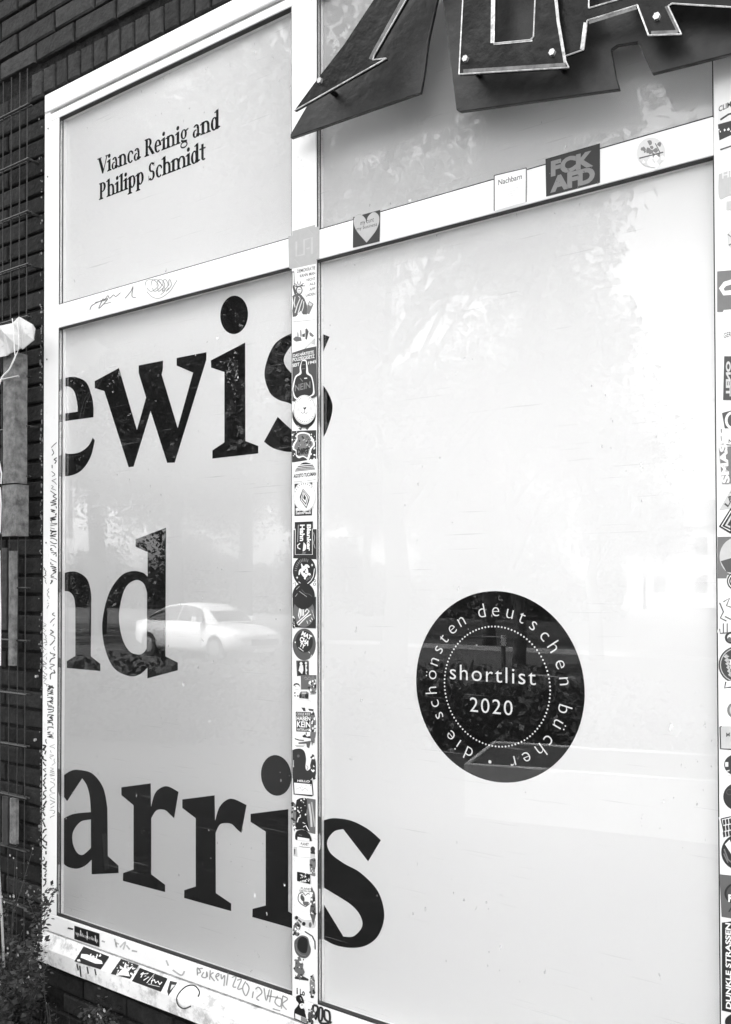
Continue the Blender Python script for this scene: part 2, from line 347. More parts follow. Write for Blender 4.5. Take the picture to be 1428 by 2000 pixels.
mull = bar('mullion', XM1, XM2, ZB-0.0015, ZT-0.0005, -0.001, 0.10, m=M_MULL)
post = bar('post', XR, XPR, ZB-0.0015, ZT-0.0005, -0.001, 0.10)
trl = bar('transom', XL+0.0005, XM1-0.0005, ZTB, ZTT); trr = bar('transom', XM2+0.0005, XR-0.0005, ZTB, ZTT)
rail = bar('bottom_rail', XJ1+0.0005, XPR, ZRB+0.003, ZB-0.002)
sl = MB(); prof = [(0.07, ZRB-0.003), (0.001, ZRB-0.003), (-0.022, ZS2), (-0.0225, ZS3), (-0.015, ZS3-0.004), (0.012, ZS3+0.006)]
xa, xb = P(66, 1862, -0.0225).x, XPR+0.03; k = len(prof); ns = 24
for i in range(ns+1):
    x = xa+(xb-xa)*i/ns
    sl.v += [Vector((x, a+random.uniform(-.0006,.0006), b+random.uniform(-.0008,.0008))) for a, b in prof]
sl.f = [(i*k+j, i*k+(j+1) % k, (i+1)*k+(j+1) % k, (i+1)*k+j) for i in range(ns) for j in range(k)] + [tuple(range(k)), tuple(ns*k+j for j in range(k))[::-1]]
sill = sl.build('sill', M_SILL, win, bevel=0.0)
panes = {}
def pane(key, x0, x1, z0, z1):
    e = 0.0006
    po = MB().box(x0+e, x1-e, GL, GL+0.006, z0+e, z1-e).build('pane', M_GLASS, win)
    MB().add([(x0-0.012,.032,z0-.012),(x1+.012,.032,z0-.012),(x1+.012,.032,z1+.012),(x0-.012,.032,z1+.012)],[(0,1,2,3)]).build('opal_film', M_PANEL, po)
    gk = MB(); bd = MB(); gm = 0.0025
    for xx0, xx1 in ((x0+0.0002, x0+gm), (x1-gm, x1-0.0002)):
        gk.box(xx0, xx1, 0.0015, 0.0040, z0+gm, z1-gm); gk.box(xx0, xx1+0 if xx0 < (x0+x1)/2 else xx1, 0.0130, GL-0.0003, z0+gm, z1-gm)
        bd.box(xx0, xx1, 0.0042, 0.0128, z0+gm, z1-gm)
    for zz0, zz1 in ((z0+0.0002, z0+gm), (z1-gm, z1-0.0002)): gk.box(x0+0.0002, x1-0.0002, 0.0015, GL-0.0003, zz0, zz1)
    gk.build('gasket', M_BLACK, po); bd.build('glazing_bead', M_BEAD, po)
    panes[key] = po
pane('tl', XL, XM1, ZTT, ZT); pane('bl', XL, XM1, ZB, ZTB); pane('tr', XM2, XR, ZTT, ZT); pane('br', XM2, XR, ZB, ZTB)
sc_m = mat('screw_steel', 0.12, 0.4, metal=0.6)
for a, b in ((93, 209), (94, 251), (93, 345), (91.5, 702), (90, 1060)):
    MB().sheet([wl(ell(a, b, 1.3, 1.8, 10), -0.0004)], -0.0004).build('screw', sc_m, jamb)

# ---- big black letters on the opal panels
YL = 0.0312
def letters(loops_px, parent, y=YL):
    MB().prism([wl(lp, y) for lp in loops_px], y, y+0.0006).build('letter', M_LETTER, parent)
def A_(s): return smooth_loop(s, 100, 560, 2.55)
def B_(s): return smooth_loop(s, 100, 1000, 2.856)
def C_(s): return smooth_loop(s, 100, 1460, 2.1)
pb, pr = panes['bl'], panes['br']
letters([A_('42,464c 90,450 130,452 175,477 202,545 210,600 210,650c 42,673c 42,635c 132,622c 130,580 115,522 85,497 42,503c')], pb)
letters([A_('42,820c 85,832 140,825 185,793 207,752c 217,765c 195,850 150,915 90,942 42,938c')], pb)
letters([A_('217,470c 337,405c 427,715c 473,552c 436,430c 436,392c 557,368c 556,408c 550,438c 630,705c 707,428c 625,393c 625,355c 773,326c 772,365c 615,876c 578,877c 495,618c 410,896c 386,899c 265,520c 217,505c')], pb)
letters([A_('795,367c 966,278c 967,768c 1031,793c 1031,830c 803,856c 803,815c 863,775c 863,425c 797,403c')], pb)
letters([ell(457.3, 615, 27.0, 37.6, 40, 0.06)], pb)
letters([A_('1386,249c 1353,328c 1305,285 1250,268 1198,291 1158,366 1200,433 1280,465 1349,487 1393,560 1400,618 1378,700 1352,752 1290,803 1198,823 1110,806 1060,772c 1128,648c 1198,712 1250,738 1288,710 1278,650 1198,586 1130,562 1085,520 1063,420 1110,290 1198,232 1270,218 1340,232')], pb)
letters([B_('42,353c 100,333 150,337 200,375 222,450 223,520c 221,805c 274,847c 274,887c 87,870c 87,832c 135,803c 135,540c 128,480 100,445 42,440c')], pb)
letters([B_('471,152c 640,88c 637,805c 706,840c 706,883c 537,928c 537,868c 490,908 430,914 350,870 300,760 285,620 320,460 385,360 450,330 510,338 538,362c 538,224c 471,193c'),
         B_('535,450c 515,398 468,380 410,430 378,570 395,700 435,775 485,795 515,785 533,760c')], pb)
letters([C_('40,122c 80,96 115,92 170,108 213,165 230,245c 232,445c 276,485c 276,515c 166,520c 166,460c 140,484 105,497 65,488 40,464c 40,298c 90,273 163,265c 158,200 146,155 127,126c 65,220c 40,184c'),
         C_('163,295c 120,305 90,345 88,390 105,430 130,440 163,412c')], pb)
letters([C_('288,163c 408,147c 409,246c 425,190 450,165 480,160 522,182c 504,290c 488,275 465,256 432,258 410,290c 410,520c 467,563c 467,593c 294,547c 295,515c 338,500c 338,237c 288,195c')], pb)
letters([C_('538,213c 670,196c 672,302c 690,245 720,215 750,212 801,236c 780,350c 762,335 740,314 712,310 690,318 674,350c 675,597c 738,640c 738,671c 545,617c 546,585c 593,570c 593,290c 538,248c')], pb)
letters([C_('818,272c 972,253c 972,672c 990,683c 990,742c 825,695c 826,662c 880,648c 880,345c 818,305c')], pb)
letters([ell(539.5, 1514.5, 29.5, 39.8, 40, -0.12)], pb)
letters([C_('1352,380c 1300,467c 1198,335c 1160,345 1132,385 1145,432 1200,475 1270,515 1340,590 1366,685 1345,765 1300,808 1240,822 1170,812 1115,785 1085,770c 1085,590c 1198,775c 1240,774 1275,735 1268,690 1230,645 1160,600 1115,572 1085,545c 1085,318c 1115,300 1160,290 1230,300 1300,335')], pr)
# the part of the upper s that shows right of the mullion
def clip_x(loop, xmin):
    out = []
    for i, p in enumerate(loop):
        q = loop[i-1]
        if (p[0] >= xmin) != (q[0] >= xmin):
            t = (xmin-q[0])/(p[0]-q[0]); out.append((xmin, q[1]+t*(p[1]-q[1])))
        if p[0] >= xmin: out.append(p)
    return out
letters([A_('1330,230c 1386,249c 1352,330c 1330,300c')], pr)
letters([A_('1330,478c 1349,487 1393,560 1400,618 1378,700 1352,752 1330,775c')], pr)

# ---- small serif lettering in the upper left pane
def bowl(cx, cy, rx, ry, tx, ty, a0=0, a1=360, n=22):
    o, i_ = [], []
    for k in range(n+1):
        a = math.radians(a0+(a1-a0)*k/n); o.append((cx+rx*math.cos(a), cy+ry*math.sin(a))); i_.append((cx+(rx-tx)*math.cos(a), cy+(ry-ty)*math.sin(a)))
    return [[o[k], o[k+1], i_[k+1], i_[k]] for k in range(n)]
def rc(x0, y0, x1, y1): return [[(x0,y0),(x1,y0),(x1,y1),(x0,y1)]]
def stem(x, y0, y1, w=.145, top=True, foot=True):
    g_ = rc(x, y0, x+w, y1)
    if foot: g_ += [[(x-.07,y0),(x+w+.07,y0),(x+w+.07,y0+.035),(x+w,y0+.07),(x,y0+.07),(x-.07,y0+.035)]]
    if top: g_ += [[(x-.09,y1-.10),(x-.09,y1-.06),(x+w,y1+.02),(x+w,y1-.08)]]
    return g_
XH = .46
def arch(x, w=.30): return bowl(x+w/2, XH-.19, w/2+.065, .20, .13, .06, 0, 180, 14)+rc(x+w-.065, .0, x+w+.065, XH-.19)+[[(x+w-.13,0),(x+w+.13,0),(x+w+.13,.035),(x+w+.065,.07),(x+w-.065,.07),(x+w-.13,.035)]]
GLY = {
 'i': (.30, stem(.08,0,XH)+[[(.145+.085*math.cos(a*.6283),.60+.085*math.sin(a*.6283)) for a in range(10)]]),
 'l': (.30, stem(.08,0,.70)),
 'n': (.60, stem(.08,0,XH)+arch(.14)),
 'm': (.92, stem(.08,0,XH)+arch(.14)+arch(.46)),
 'h': (.60, stem(.08,0,.70)+arch(.14)),
 'e': (.48, bowl(.24,.23,.20,.245,.13,.055,0,310)+rc(.08,.215,.44,.265)),
 'c': (.45, bowl(.24,.23,.20,.245,.13,.055,45,315)+[[(.41,.30),(.33,.30),(.33,.42),(.40,.40)]]),
 'a': (.50, bowl(.19,.14,.155,.15,.11,.045,60,360)+bowl(.22,.31,.165,.165,.13,.055,0,150)+stem(.28,0,.32,.11,False,False)+[[(.28,0),(.47,.05),(.47,.09),(.39,.11),(.28,.1)]]),
 'd': (.55, bowl(.22,.23,.19,.245,.13,.055)+stem(.31,0,.70,.13,True,False)+[[(.31,0),(.53,.04),(.53,.08),(.44,.10),(.31,.09)]]),
 'p': (.56, stem(.08,-.22,XH)+bowl(.30,.23,.20,.245,.13,.055)),
 'g': (.50, bowl(.22,.29,.17,.185,.11,.045)+bowl(.23,-.10,.20,.13,.06,.055)+[[(.10,.13),(.06,.06),(.14,.0),(.40,-.02),(.40,.05),(.18,.08)]]+[[(.32,.42),(.47,.47),(.49,.42),(.38,.37)]]),
 't': (.36, rc(.10,.06,.23,.60)+rc(.0,XH-.055,.33,XH)+bowl(.23,.12,.13,.13,.11,.055,180,320,8)),
 'V': (.62, [[(.0,.66),(.16,.66),(.36,.16),(.32,.0),(.26,.0)],[(.29,.0),(.33,.0),(.60,.66),(.53,.66)]]+rc(-.05,.63,.22,.67)+rc(.46,.63,.66,.67)),
 'R': (.62, stem(.08,0,.66,.14,False)+bowl(.24,.49,.20,.175,.13,.05,-90,90,14)+rc(.03,.615,.26,.665)+rc(.15,.315,.26,.36)+[[(.24,.33),(.37,.34),(.62,.0),(.46,.0)]]),
 'P': (.56, stem(.08,0,.66,.14,False)+bowl(.24,.47,.22,.195,.14,.05,-90,90,14)+rc(.03,.615,.26,.665)+rc(.15,.275,.26,.325)),
 'S': (.50, bowl(.24,.49,.17,.185,.12,.055,30,270,16)+bowl(.24,.175,.19,.19,.13,.055,-150,90,16)+[[(.36,.50),(.40,.50),(.40,.66),(.36,.63)],[(.06,.20),(.09,.20),(.10,.02),(.06,.0)]]),
 ' ': (.26, []),
}
def serif_line(s, bl, br, xh_px, parent, y=YL):
    adv = sum(GLY[c][0] for c in s); A, B = P(*bl, y), P(*br, y); T = P(bl[0], bl[1]-xh_px, y)
    ex = (B-A)/adv; ez = (T-A)/XH; mb = MB(); x = 0; d = 0
    for c in s:
        wd, polys = GLY[c]
        for pl in polys:
            d = (d+1) % 9
            mb.add([A+ex*(x+wd/2+(a-wd/2)*1.13)+ez*b-Vector((0, 0.00002*d, 0)) for a, b in pl], [tuple(range(len(pl)))])
        x += wd
    mb.build('lettering', M_LETTER, parent)
serif_line('Vianca Reinig and', (193, 342), (430, 250), 22.5, panes['tl'])
serif_line('Philipp Schmidt', (194, 391), (402, 311), 22.5, panes['tl'])

# ================================================================== STICKERS
NST = [0]
PLACED = []
def layer_of(loop):
    xs = [q[0] for q in loop]; ys = [q[1] for q in loop]; b = (min(xs)+.8, min(ys)+.8, max(xs)-.8, max(ys)-.8)
    k = max([l+1 for (c_, l) in PLACED if b[0] < c_[2] and b[2] > c_[0] and b[1] < c_[3] and b[3] > c_[1]], default=0); PLACED.append((b, k)); return k
def sticker(label, base, g, art=(), y=-0.0018, name='sticker', cat='sticker', rough=0.4):
    yb = y - 0.0007*layer_of(base)
    loop = base
    o = MB().prism([wl(loop, yb)], yb, yb+0.0004).build(name, ink(g, rough)); tag(o, label, cat)
    groups = {}; k = 0
    for it in art:
        k += 1; ya = yb - 0.000012*k - 0.00005; kind = it[0]; gg = it[-1]; mb = groups.setdefault(gg, MB())
        if kind == 'p': mb.sheet([wl(it[1], ya)], ya)
        elif kind == 'r': mb.sheet([wl(it[1], ya), wl(it[2], ya)], ya)
        elif kind == 'l': ribbon(mb, it[1], it[2], ya)
        elif kind == 't': text_on(mb, it[1], it[2], it[3], it[4], ya, it[5])
    for gg, mb in groups.items(): 
        c = mb.build('print', ink(gg)); c.parent = o; c['kind'] = 'stuff'
    return o
class Z:                                                    # crop coordinates -> photo pixels
    def __init__(s, ox, oy, sc): s.o = (ox, oy); s.s = sc
    def pt(s, x, y): return (s.o[0]+x/s.s, s.o[1]+y/s.s)
    def L(s, *a): return [s.pt(a[i], a[i+1]) for i in range(0, len(a), 2)]
    def E(s, cx, cy, rx, ry, n=28, rot=0.0): return [s.pt(*q) for q in ell(cx, cy, rx, ry, n, rot)]
    def S(s, t): return smooth_loop(t, s.o[0], s.o[1], s.s)
    def T(s, txt, x0, y0, x1, y1, h, g, bold=0.02):          # upright word: baseline ends and height upward
        return ('t', txt, s.pt(x0, y0), s.pt(x1, y1), s.pt(x0, y0-h), bold, g)
    def Tr(s, txt, bl, br, tl, g, bold=0.02): return ('t', txt, s.pt(*bl), s.pt(*br), s.pt(*tl), bold, g)
    def P(s, g, *a): return ('p', s.L(*a), g)
    def D(s, g, *a): return ('p', s.E(*a), g)
    def O(s, g, cx, cy, rx, ry, t): return ('r', s.E(cx, cy, rx, ry), s.E(cx, cy, rx-t, ry-t)[::-1], g)
    def W(s, g, w_, *a): return ('l', s.L(*a), w_/s.s, g)
    def blots(s, g, x0, y0, x1, y1, n, r, seed=1):
        rd = random.Random(seed); out = []
        for _ in range(n):
            x, y = rd.uniform(x0, x1), rd.uniform(y0, y1); k = rd.randint(5, 8); rr = rd.uniform(.4, 1)*r
            out.append(('p', s.L(*[c for i in range(k) for c in (x+rr*rd.uniform(.5,1.2)*math.cos(6.283*i/k), y+1.2*rr*rd.uniform(.5,1.2)*math.sin(6.283*i/k))]), g))
        return out
W_, K_ = 0.85, 0.02
c = Z(550, 420, 9.09)
sticker('plain grey square sticker with faint angular initials at the mullion crossing', c.L(120,375, 190,365, 190,285, 595,172, 600,215, 668,205, 665,775, 620,790, 612,862, 190,952, 150,955, 130,930), 0.42,
  [c.W(.50,34, 262,470, 262,730, 400,700, 400,440, 540,400, 540,690), c.W(.50,22, 440,600, 500,580), c.W(.46,12, 230,780, 340,910), c.W(.46,12, 455,235, 560,345)])
sticker('white paper sticker with robed figure raising its arm below slanted handwriting', c.L(185,957, 612,866, 618,1850, 185,1895), W_,
  [c.P(.16, 192,1440, 250,1395, 350,1415, 410,1490, 455,1610, 455,1765, 380,1765, 340,1700, 260,1800, 200,1810, 190,1700, 212,1560),
   c.W(.7,14, 240,1450, 225,1560, 240,1640), c.W(.7,16, 330,1480, 280,1600, 240,1740), c.W(.7,16, 370,1500, 330,1620, 290,1760), c.W(.7,14, 395,1530, 385,1640, 350,1740), c.W(.7,12, 300,1440, 330,1470),
   c.W(.12,40, 205,1000, 212,1130, 215,1280, 245,1400), c.W(.75,20, 205,1020, 212,1130, 214,1260),
   c.D(.14, 312,1335,62,80), c.D(.72, 315,1335,42,58), c.W(.2,10, 290,1325, 340,1320), c.W(.2,9, 300,1370, 330,1365),
   c.W(.1,14, 245,1275, 380,1245)] + [c.W(.1,13, 312+40*math.cos(a), 1265-25*math.sin(a), 312+105*math.cos(a), 1265-90*math.sin(a)) for a in (.1,.7,1.3,1.9,2.5,3.0)] +
  [c.P(.3, 490,1525, 570,1578, 490,1765, 450,1745, 460,1600), c.P(.6, 497,1545, 550,1582, 520,1620, 475,1590),
   c.T('DEMOKRATIE',275,1030,600,965,62,.25), c.T('KANN MAN',325,1110,600,1055,55,.25), c.T('NICHT',445,1180,600,1148,50,.25), c.T('ALS',495,1255,600,1235,48,.25), c.T('APP',495,1350,600,1325,50,.25), c.T('LADEN',430,1450,600,1420,50,.25)])
c = Z(550, 630, 8.7)
sticker('white sticker with small grey skyline and boats under the robed figure sticker', c.L(182,5, 592,-40, 592,402, 400,440, 182,512), W_,
  [c.P(.22, 200,272, 240,235, 330,250, 342,310, 250,325, 205,300), c.P(.4, 262,170, 285,160, 300,240, 262,240), c.P(.35, 315,130, 335,125, 345,240, 318,240), c.P(.12, 405,110, 430,100, 462,150, 430,292, 405,280), c.P(.3, 470,170, 500,165, 552,222, 530,250, 480,220), c.P(.1, 350,200, 400,180, 395,245, 355,245), c.W(.35,8, 400,440, 570,270), c.P(.5, 500,360, 575,270, 575,380)])
sticker('dark sticker with protest slogan and bottle shaped silhouette outlined in white', c.L(182,515, 400,442, 592,402, 600,1250, 480,1300, 230,1345, 182,1335), 0.10,
  [c.T('DAS HÄRTESTE',200,590,548,525,62,W_), c.T('POLIZEIGESETZ',190,665,560,600,60,W_), c.T('SEIT',188,760,305,735,58,W_), c.T('1945',452,715,590,685,52,W_),
   ('p', c.S('345,650 385,632 425,650 445,760 460,850 520,920 555,1110 530,1240 250,1300 195,1180 190,1080 230,920 305,850 310,760'), W_),
   ('p', c.S('350,660 385,655 412,665 420,780 425,870 500,930 535,1100 505,1230 280,1290 205,1170 215,1060 250,930 335,870 330,760'), .025),
   c.P(W_, 385,940, 435,935, 437,952, 387,958), c.T('NEIN',225,1170,490,1110,110,.33), c.W(.3,10, 345,720, 400,712), c.W(.3,10, 345,790, 405,780), c.W(.3,14, 315,945, 360,1000)])
sticker('black disc peeking out below a white round whiskered face sticker', c.E(382,1570,200,232,36), 0.02, [c.W(.5,10, 270,1745, 330,1790, 420,1795), c.P(.1, 280,1800, 350,1785, 330,1830), c.P(.1, 400,1800, 480,1770, 440,1825)])
sticker('white round sticker with whiskered animal face and heart shaped nose', c.E(392,1480,192,250,40), W_,
  [c.O(.2, 392,1480,182,238,5), ('p', c.S('393,1485c 372,1455 380,1436 393,1450c 408,1432 420,1450'), .01), c.W(.15,8, 393,1485, 388,1530), c.W(.2,8, 325,1515, 355,1545, 388,1530, 420,1548, 440,1520)] +
  [c.W(.45,6, 240,1440+i*25, 310,1470+i*14) for i in range(3)] + [c.W(.45,6, 530,1425+i*25, 470,1455+i*16) for i in range(3)] +
  [c.W(.35,11, 392+150*math.cos(a), 1480+195*math.sin(a), 392+166*math.cos(a), 1480+215*math.sin(a)) for a in [0.6+.2*i for i in range(10)]+[3.9, 4.1, 4.3, 5.2, 5.4]])
c = Z(550, 840, 8.0)
sticker('black and white graffiti style sticker with dripping bubble lettering', c.L(165,15, 540,0, 540,480, 165,505), 0.05,
  c.blots(W_,170,20,240,490,16,17,3) + c.blots(W_,450,20,530,480,16,17,4) + [('p', c.S('240,60 330,30 440,60 500,150 520,230 470,300 450,400 420,470 380,440 330,420 270,440 225,400 220,330 175,300 180,220 230,140'), W_), ('p', c.S('255,80 340,55 420,80 470,160 490,230 445,290 420,380 400,430 340,400 270,410 245,380 245,320 200,290 210,225 250,150'), .3)] +
  c.blots(.03,250,80,460,380,26,18,5) + c.blots(W_,250,140,480,290,10,11,6) + [c.T('DIRT',235,390,440,360,90,.02,.05)])
sticker('white sticker with striped black half sun above small capitals', c.L(170,508, 562,446, 562,812, 170,822), W_,
  [('p', c.S('285,540c 330,512 380,505 430,515 470,530c'), .02), c.P(.02, 262,560, 490,540, 500,556, 245,578), c.P(.02, 238,590, 505,566, 512,580, 228,606), c.P(.05, 222,614, 518,588, 520,600, 215,628), c.P(.3, 212,634, 522,606, 524,616, 206,650),
   c.T('AGOSTO TUCUMAN',188,752,540,712,60,.02,.04), c.W(.3,6, 195,810, 320,800), c.W(.3,6, 400,790, 535,772)])
sticker('black square sticker half hidden by the round white leaf sticker', c.L(203,842, 478,816, 474,1332, 203,1342), 0.03, [c.T('SaintPauli',222,1318,455,1308,48,W_,.02), c.P(W_, 222,1220, 455,1210, 455,1255, 222,1262)])
sticker('round white sticker with nested dark leaf shape in its middle', c.E(360,1035,176,234,40), W_,
  [c.O(.3, 360,1035,172,229,4), c.P(.03, 335,915, 440,1040, 432,1110, 388,1225, 288,1090, 285,1040), c.P(W_, 338,932, 428,1042, 386,1200, 297,1085), c.P(.03, 342,948, 415,1045, 382,1170, 310,1080), c.P(W_, 345,965, 402,1050, 378,1140, 325,1075), c.P(.05, 350,1000, 385,1050, 372,1105, 338,1065),
   ] + [c.W(.3,10, 360+140*math.cos(a), 1035+185*math.sin(a), 360+158*math.cos(a), 1035+212*math.sin(a)) for a in [3.5+.22*i for i in range(10)]])
sticker('torn dark sticker lying behind the bordered bird sticker', c.L(188,1562, 546,1546, 548,2030, 400,2075, 182,2040), 0.035, [c.W(.5,8, 500,1600, 520,1680, 500,1760, 525,1850)])
sticker('black sticker with white border, sideways bold words and a smile', c.L(207,1438, 488,1426, 488,1952, 205,1952), 0.02,
  [c.W(W_,9, 215,1540, 213,1944, 482,1944, 482,1540), c.Tr('Blanker',(395,1475),(395,1890),(460,1472),W_,.04), c.Tr('Hahn',(285,1478),(285,1735),(362,1475),W_,.04), c.W(.6,7, 262,1480, 252,1750),
   ('p', c.S('345,1750c 382,1800 375,1870 330,1895c'), W_), c.W(W_,16, 290,1770, 250,1800, 255,1840, 295,1860), c.P(.25, 330,1905, 385,1900, 370,1935, 320,1935)])
c = Z(550, 1080, 8.7)
sticker('white torn sticker rest showing between the black discs', c.L(185,90, 590,110, 590,760, 195,600), W_, [c.W(.05,10, 200,520, 235,500, 240,560), c.O(.05, 565,470,22,22,9), c.O(.05, 560,530,24,26,9)])
sticker('black round sticker with white turtle seen from above', c.E(388,310,196,256,40), 0.02,
  [('p', c.S('330,190c 345,180 370,225 400,215 440,260 455,330 440,390 400,420 350,380 330,320 340,260'), W_), ('p', c.S('395,205 440,195 480,240 450,250'), W_), ('p', c.S('340,265 300,290 288,370 310,365 325,320'), W_), ('p', c.S('440,350 480,340 497,370 470,385'), W_), ('p', c.S('395,405 415,420 405,450 380,435'), W_),
   c.D(.03,385,320,18,22), c.D(.03,405,287,12,12), c.D(.05,415,350,12,14), c.P(W_, 518,180, 528,200, 540,205, 526,215, 520,232, 512,212, 500,205, 512,197), c.P(W_, 265,395, 273,412, 285,418, 272,428, 265,445, 258,428, 246,418, 258,410),
   c.W(W_,12, 290,490, 330,522, 390,532, 450,515, 500,470, 540,400, 560,265)] + [c.W(.33,15, 388+128*math.cos(a), 310+165*math.sin(a), 388+165*math.cos(a), 310+218*math.sin(a)) for a in [3.2+.19*i for i in range(11)]] + [c.W(.3,12, 430+30*i, 475-20*i, 445+30*i, 420-20*i) for i in range(3)])
sticker('black square sticker with grey disc and white looping doodle', c.L(188,752, 585,746, 582,1282, 188,1262), 0.03,
  [c.D(.22,375,1010,184,252), c.W(W_,17, 310,930, 290,1060, 300,1115, 325,1060, 320,950), c.W(W_,17, 345,960, 350,1070, 375,1060, 370,960), c.W(W_,18, 400,1000, 430,950, 470,990, 420,1050, 330,1130, 260,1190, 290,1225, 360,1150, 420,1090, 500,1040), c.T('HUMP',515,950,560,1100,-34,W_,.03), c.W(W_,10, 505,1100, 530,1140), c.W(W_,10, 480,1140, 500,1170), c.W(W_,10, 430,1150, 445,1200)])
sticker('plain black disc sticker with scratched faint writing under the turtle sticker', c.E(374,730,190,226,40), 0.018, [c.W(.4,9, 250,620, 305,565), c.W(.4,9, 235,740, 270,690), c.W(.45,8, 300,650, 430,745), c.W(.15,12, 340,620, 400,690, 470,700, 520,740)])
sticker('grey round sticker with black centre and three tilted rows of capitals', c.E(385,1555,196,270,40), 0.14,
  [c.D(.025,388,1510,146,182), c.Tr('MAT',(330,1395),(490,1480),(362,1325),W_,.05), c.Tr('CHA',(300,1490),(450,1585),(330,1410),W_,.05), c.Tr('TY',(300,1580),(385,1640),(325,1510),W_,.05), c.W(W_,10, 288,1605, 372,1670), c.P(W_, 455,1675, 470,1680, 485,1708, 470,1700), c.D(W_,233,1518,9,14), c.W(W_,9, 510,1730, 490,1800, 450,1840)])
c = Z(550, 1280, 8.7)
sticker('small dark comic panel sticker with two pale figures', c.L(248,88, 462,86, 466,335, 262,355), 0.12, [c.P(.02, 275,110, 440,110, 445,330, 285,340)] + [c.D(.75,332,140,24,28), c.P(.75, 310,170, 365,165, 372,250, 350,320, 290,260), c.D(.7,415,130,20,22), c.P(.75, 405,155, 435,160, 420,215, 440,250, 420,290, 435,325, 410,320, 405,240)])
sticker('plain mid grey square sticker with faint scribble beside the comic panel', c.L(325,336, 592,334, 592,580, 332,580), 0.2, [c.W(.42,7, 385,390, 410,365, 440,400, 470,360, 500,400, 530,370), c.W(.36,6, 400,415, 450,405, 520,412)])
sticker('cut out sticker of a small child next to a portable radio', ('x' and c.S('205,470 260,455 312,480 320,600 350,608 440,605 465,650 455,752 370,750 300,735 215,735 198,600')), W_,
  [('p', c.S('205,530c 210,490 255,470 300,490 315,540c 285,505 240,500'), .02), c.D(.5,237,525,14,14), c.W(.4,7, 215,570, 255,582, 300,572), c.P(.05, 218,620, 240,625, 232,660, 215,650), c.P(.1, 215,675, 240,680, 240,700, 218,695), c.P(.1, 262,675, 290,680, 288,705, 265,700), c.P(.25, 310,640, 330,615, 430,612, 462,640, 458,745, 300,725), c.D(.02,320,690,22,38), c.D(.02,428,690,30,42), c.P(.5, 345,630, 420,630, 415,655, 350,655), c.P(.08, 350,700, 390,700, 385,725, 350,722)])
sticker('tiny pale ticket sticker with grey box under the grey square', c.L(490,585, 578,585, 572,665, 492,670), 0.5, [c.P(.2, 505,610, 560,612, 558,650, 508,648)])
sticker('scraped sticker rest with black flecks around the capitals sticker', c.S('235,870 340,875 545,905 540,1200 545,1380 500,1425 380,1460 225,1420 220,1100'), W_,
  [c.P(.05, 335,885, 400,890, 410,950, 370,945), c.P(.05, 450,905, 545,915, 540,950, 470,940), c.P(.05, 500,1000, 520,1010, 535,1110, 510,1090), c.P(.03, 350,1370, 400,1340, 430,1380, 540,1360, 530,1420, 420,1400, 370,1395), c.P(.06, 410,1310, 430,1310, 428,1350, 412,1350), c.P(.06, 500,1310, 530,1310, 520,1350, 505,1350), c.W(.03,18, 225,1415, 300,1440, 380,1445), c.blots(.1,240,870,270,910,4,10,8)[0]])
sticker('black sticker with four centred lines of white capitals', c.L(240,957, 496,964, 502,1302, 250,1292), 0.012,
  [c.T('COOLE KIDS',255,1020,485,1022,48,W_,.01), c.T('HABEN',255,1105,490,1112,72,W_,.03), c.T('KEIN',260,1220,492,1228,102,W_,.03), c.T('VATERLAND',262,1280,490,1288,42,W_,.01)])
sticker('scratched dark oval sticker rest below the capitals sticker', c.S('185,1610c 240,1590 330,1588 390,1640 415,1760 405,1900 440,1960 530,1900 535,2080 400,2130 210,2110 185,2050c'), 0.045, [c.P(.5, 220,1520, 380,1530, 375,1560, 260,1560), c.W(.5,12, 205,1780, 200,1900), c.D(.2,285,1710,22,25), c.P(.6, 195,1870, 215,1880, 205,1900), c.W(.45,15, 425,1870, 450,1900, 430,1950)])
sticker('grey wedge shaped scrap above the scratched dark oval', c.L(285,1480, 430,1462, 502,1450, 468,1580, 430,1560, 420,1500, 290,1505), 0.16)
c = Z(550, 1500, 8.0)
sticker('black bordered greeting name badge with scribbled white field', c.L(176,165, 480,190, 498,425, 470,445, 188,412), 0.02,
  [c.T('HELLO',248,215,440,228,34,W_,.03), c.P(W_, 196,228, 470,255, 484,420, 205,400)] + c.blots(.25,225,265,460,390,14,8,11) + [c.W(.3,6, 240,330, 290,300, 320,360, 370,310, 420,360)])
sticker('shredded black sticker rest with white scratches below the name badge', c.S('235,500c 300,470 390,480 400,600 395,720 440,960 440,1010 330,960 225,960 205,880 225,760 215,640'), 0.02, c.blots(W_,250,480,385,760,14,16,12) + [c.W(W_,16, 245,850, 265,780, 300,760), c.W(W_,14, 340,920, 380,900, 430,990), c.W(W_,9, 330,850, 370,870)])
sticker('tall grey sticker with a pale diagonal rope pattern', c.L(396,470, 530,492, 526,1032, 440,1012, 400,800), 0.22, [c.W(.55,30, 430,560, 460,760, 470,920), c.W(.4,22, 470,530, 500,760, 520,920)])
sticker('black cap shaped sticker over a blank white strip', c.S('215,1040 240,985 310,965 390,990 445,1050 475,1140c 440,1145c 435,1105c 250,1075c 245,1130c 215,1110'), 0.02, [c.W(.3,10, 270,1040, 320,1055), c.P(W_, 250,1075, 436,1106, 438,1142, 250,1128)])
sticker('white lens shaped label with one small word', c.S('180,1170c 230,1145 340,1140 440,1165 500,1195c 440,1235 350,1240 260,1225 200,1195'), W_, [c.T('PLANET',300,1205,425,1215,42,.03), c.W(.2,8, 270,1218, 340,1235, 440,1238)])
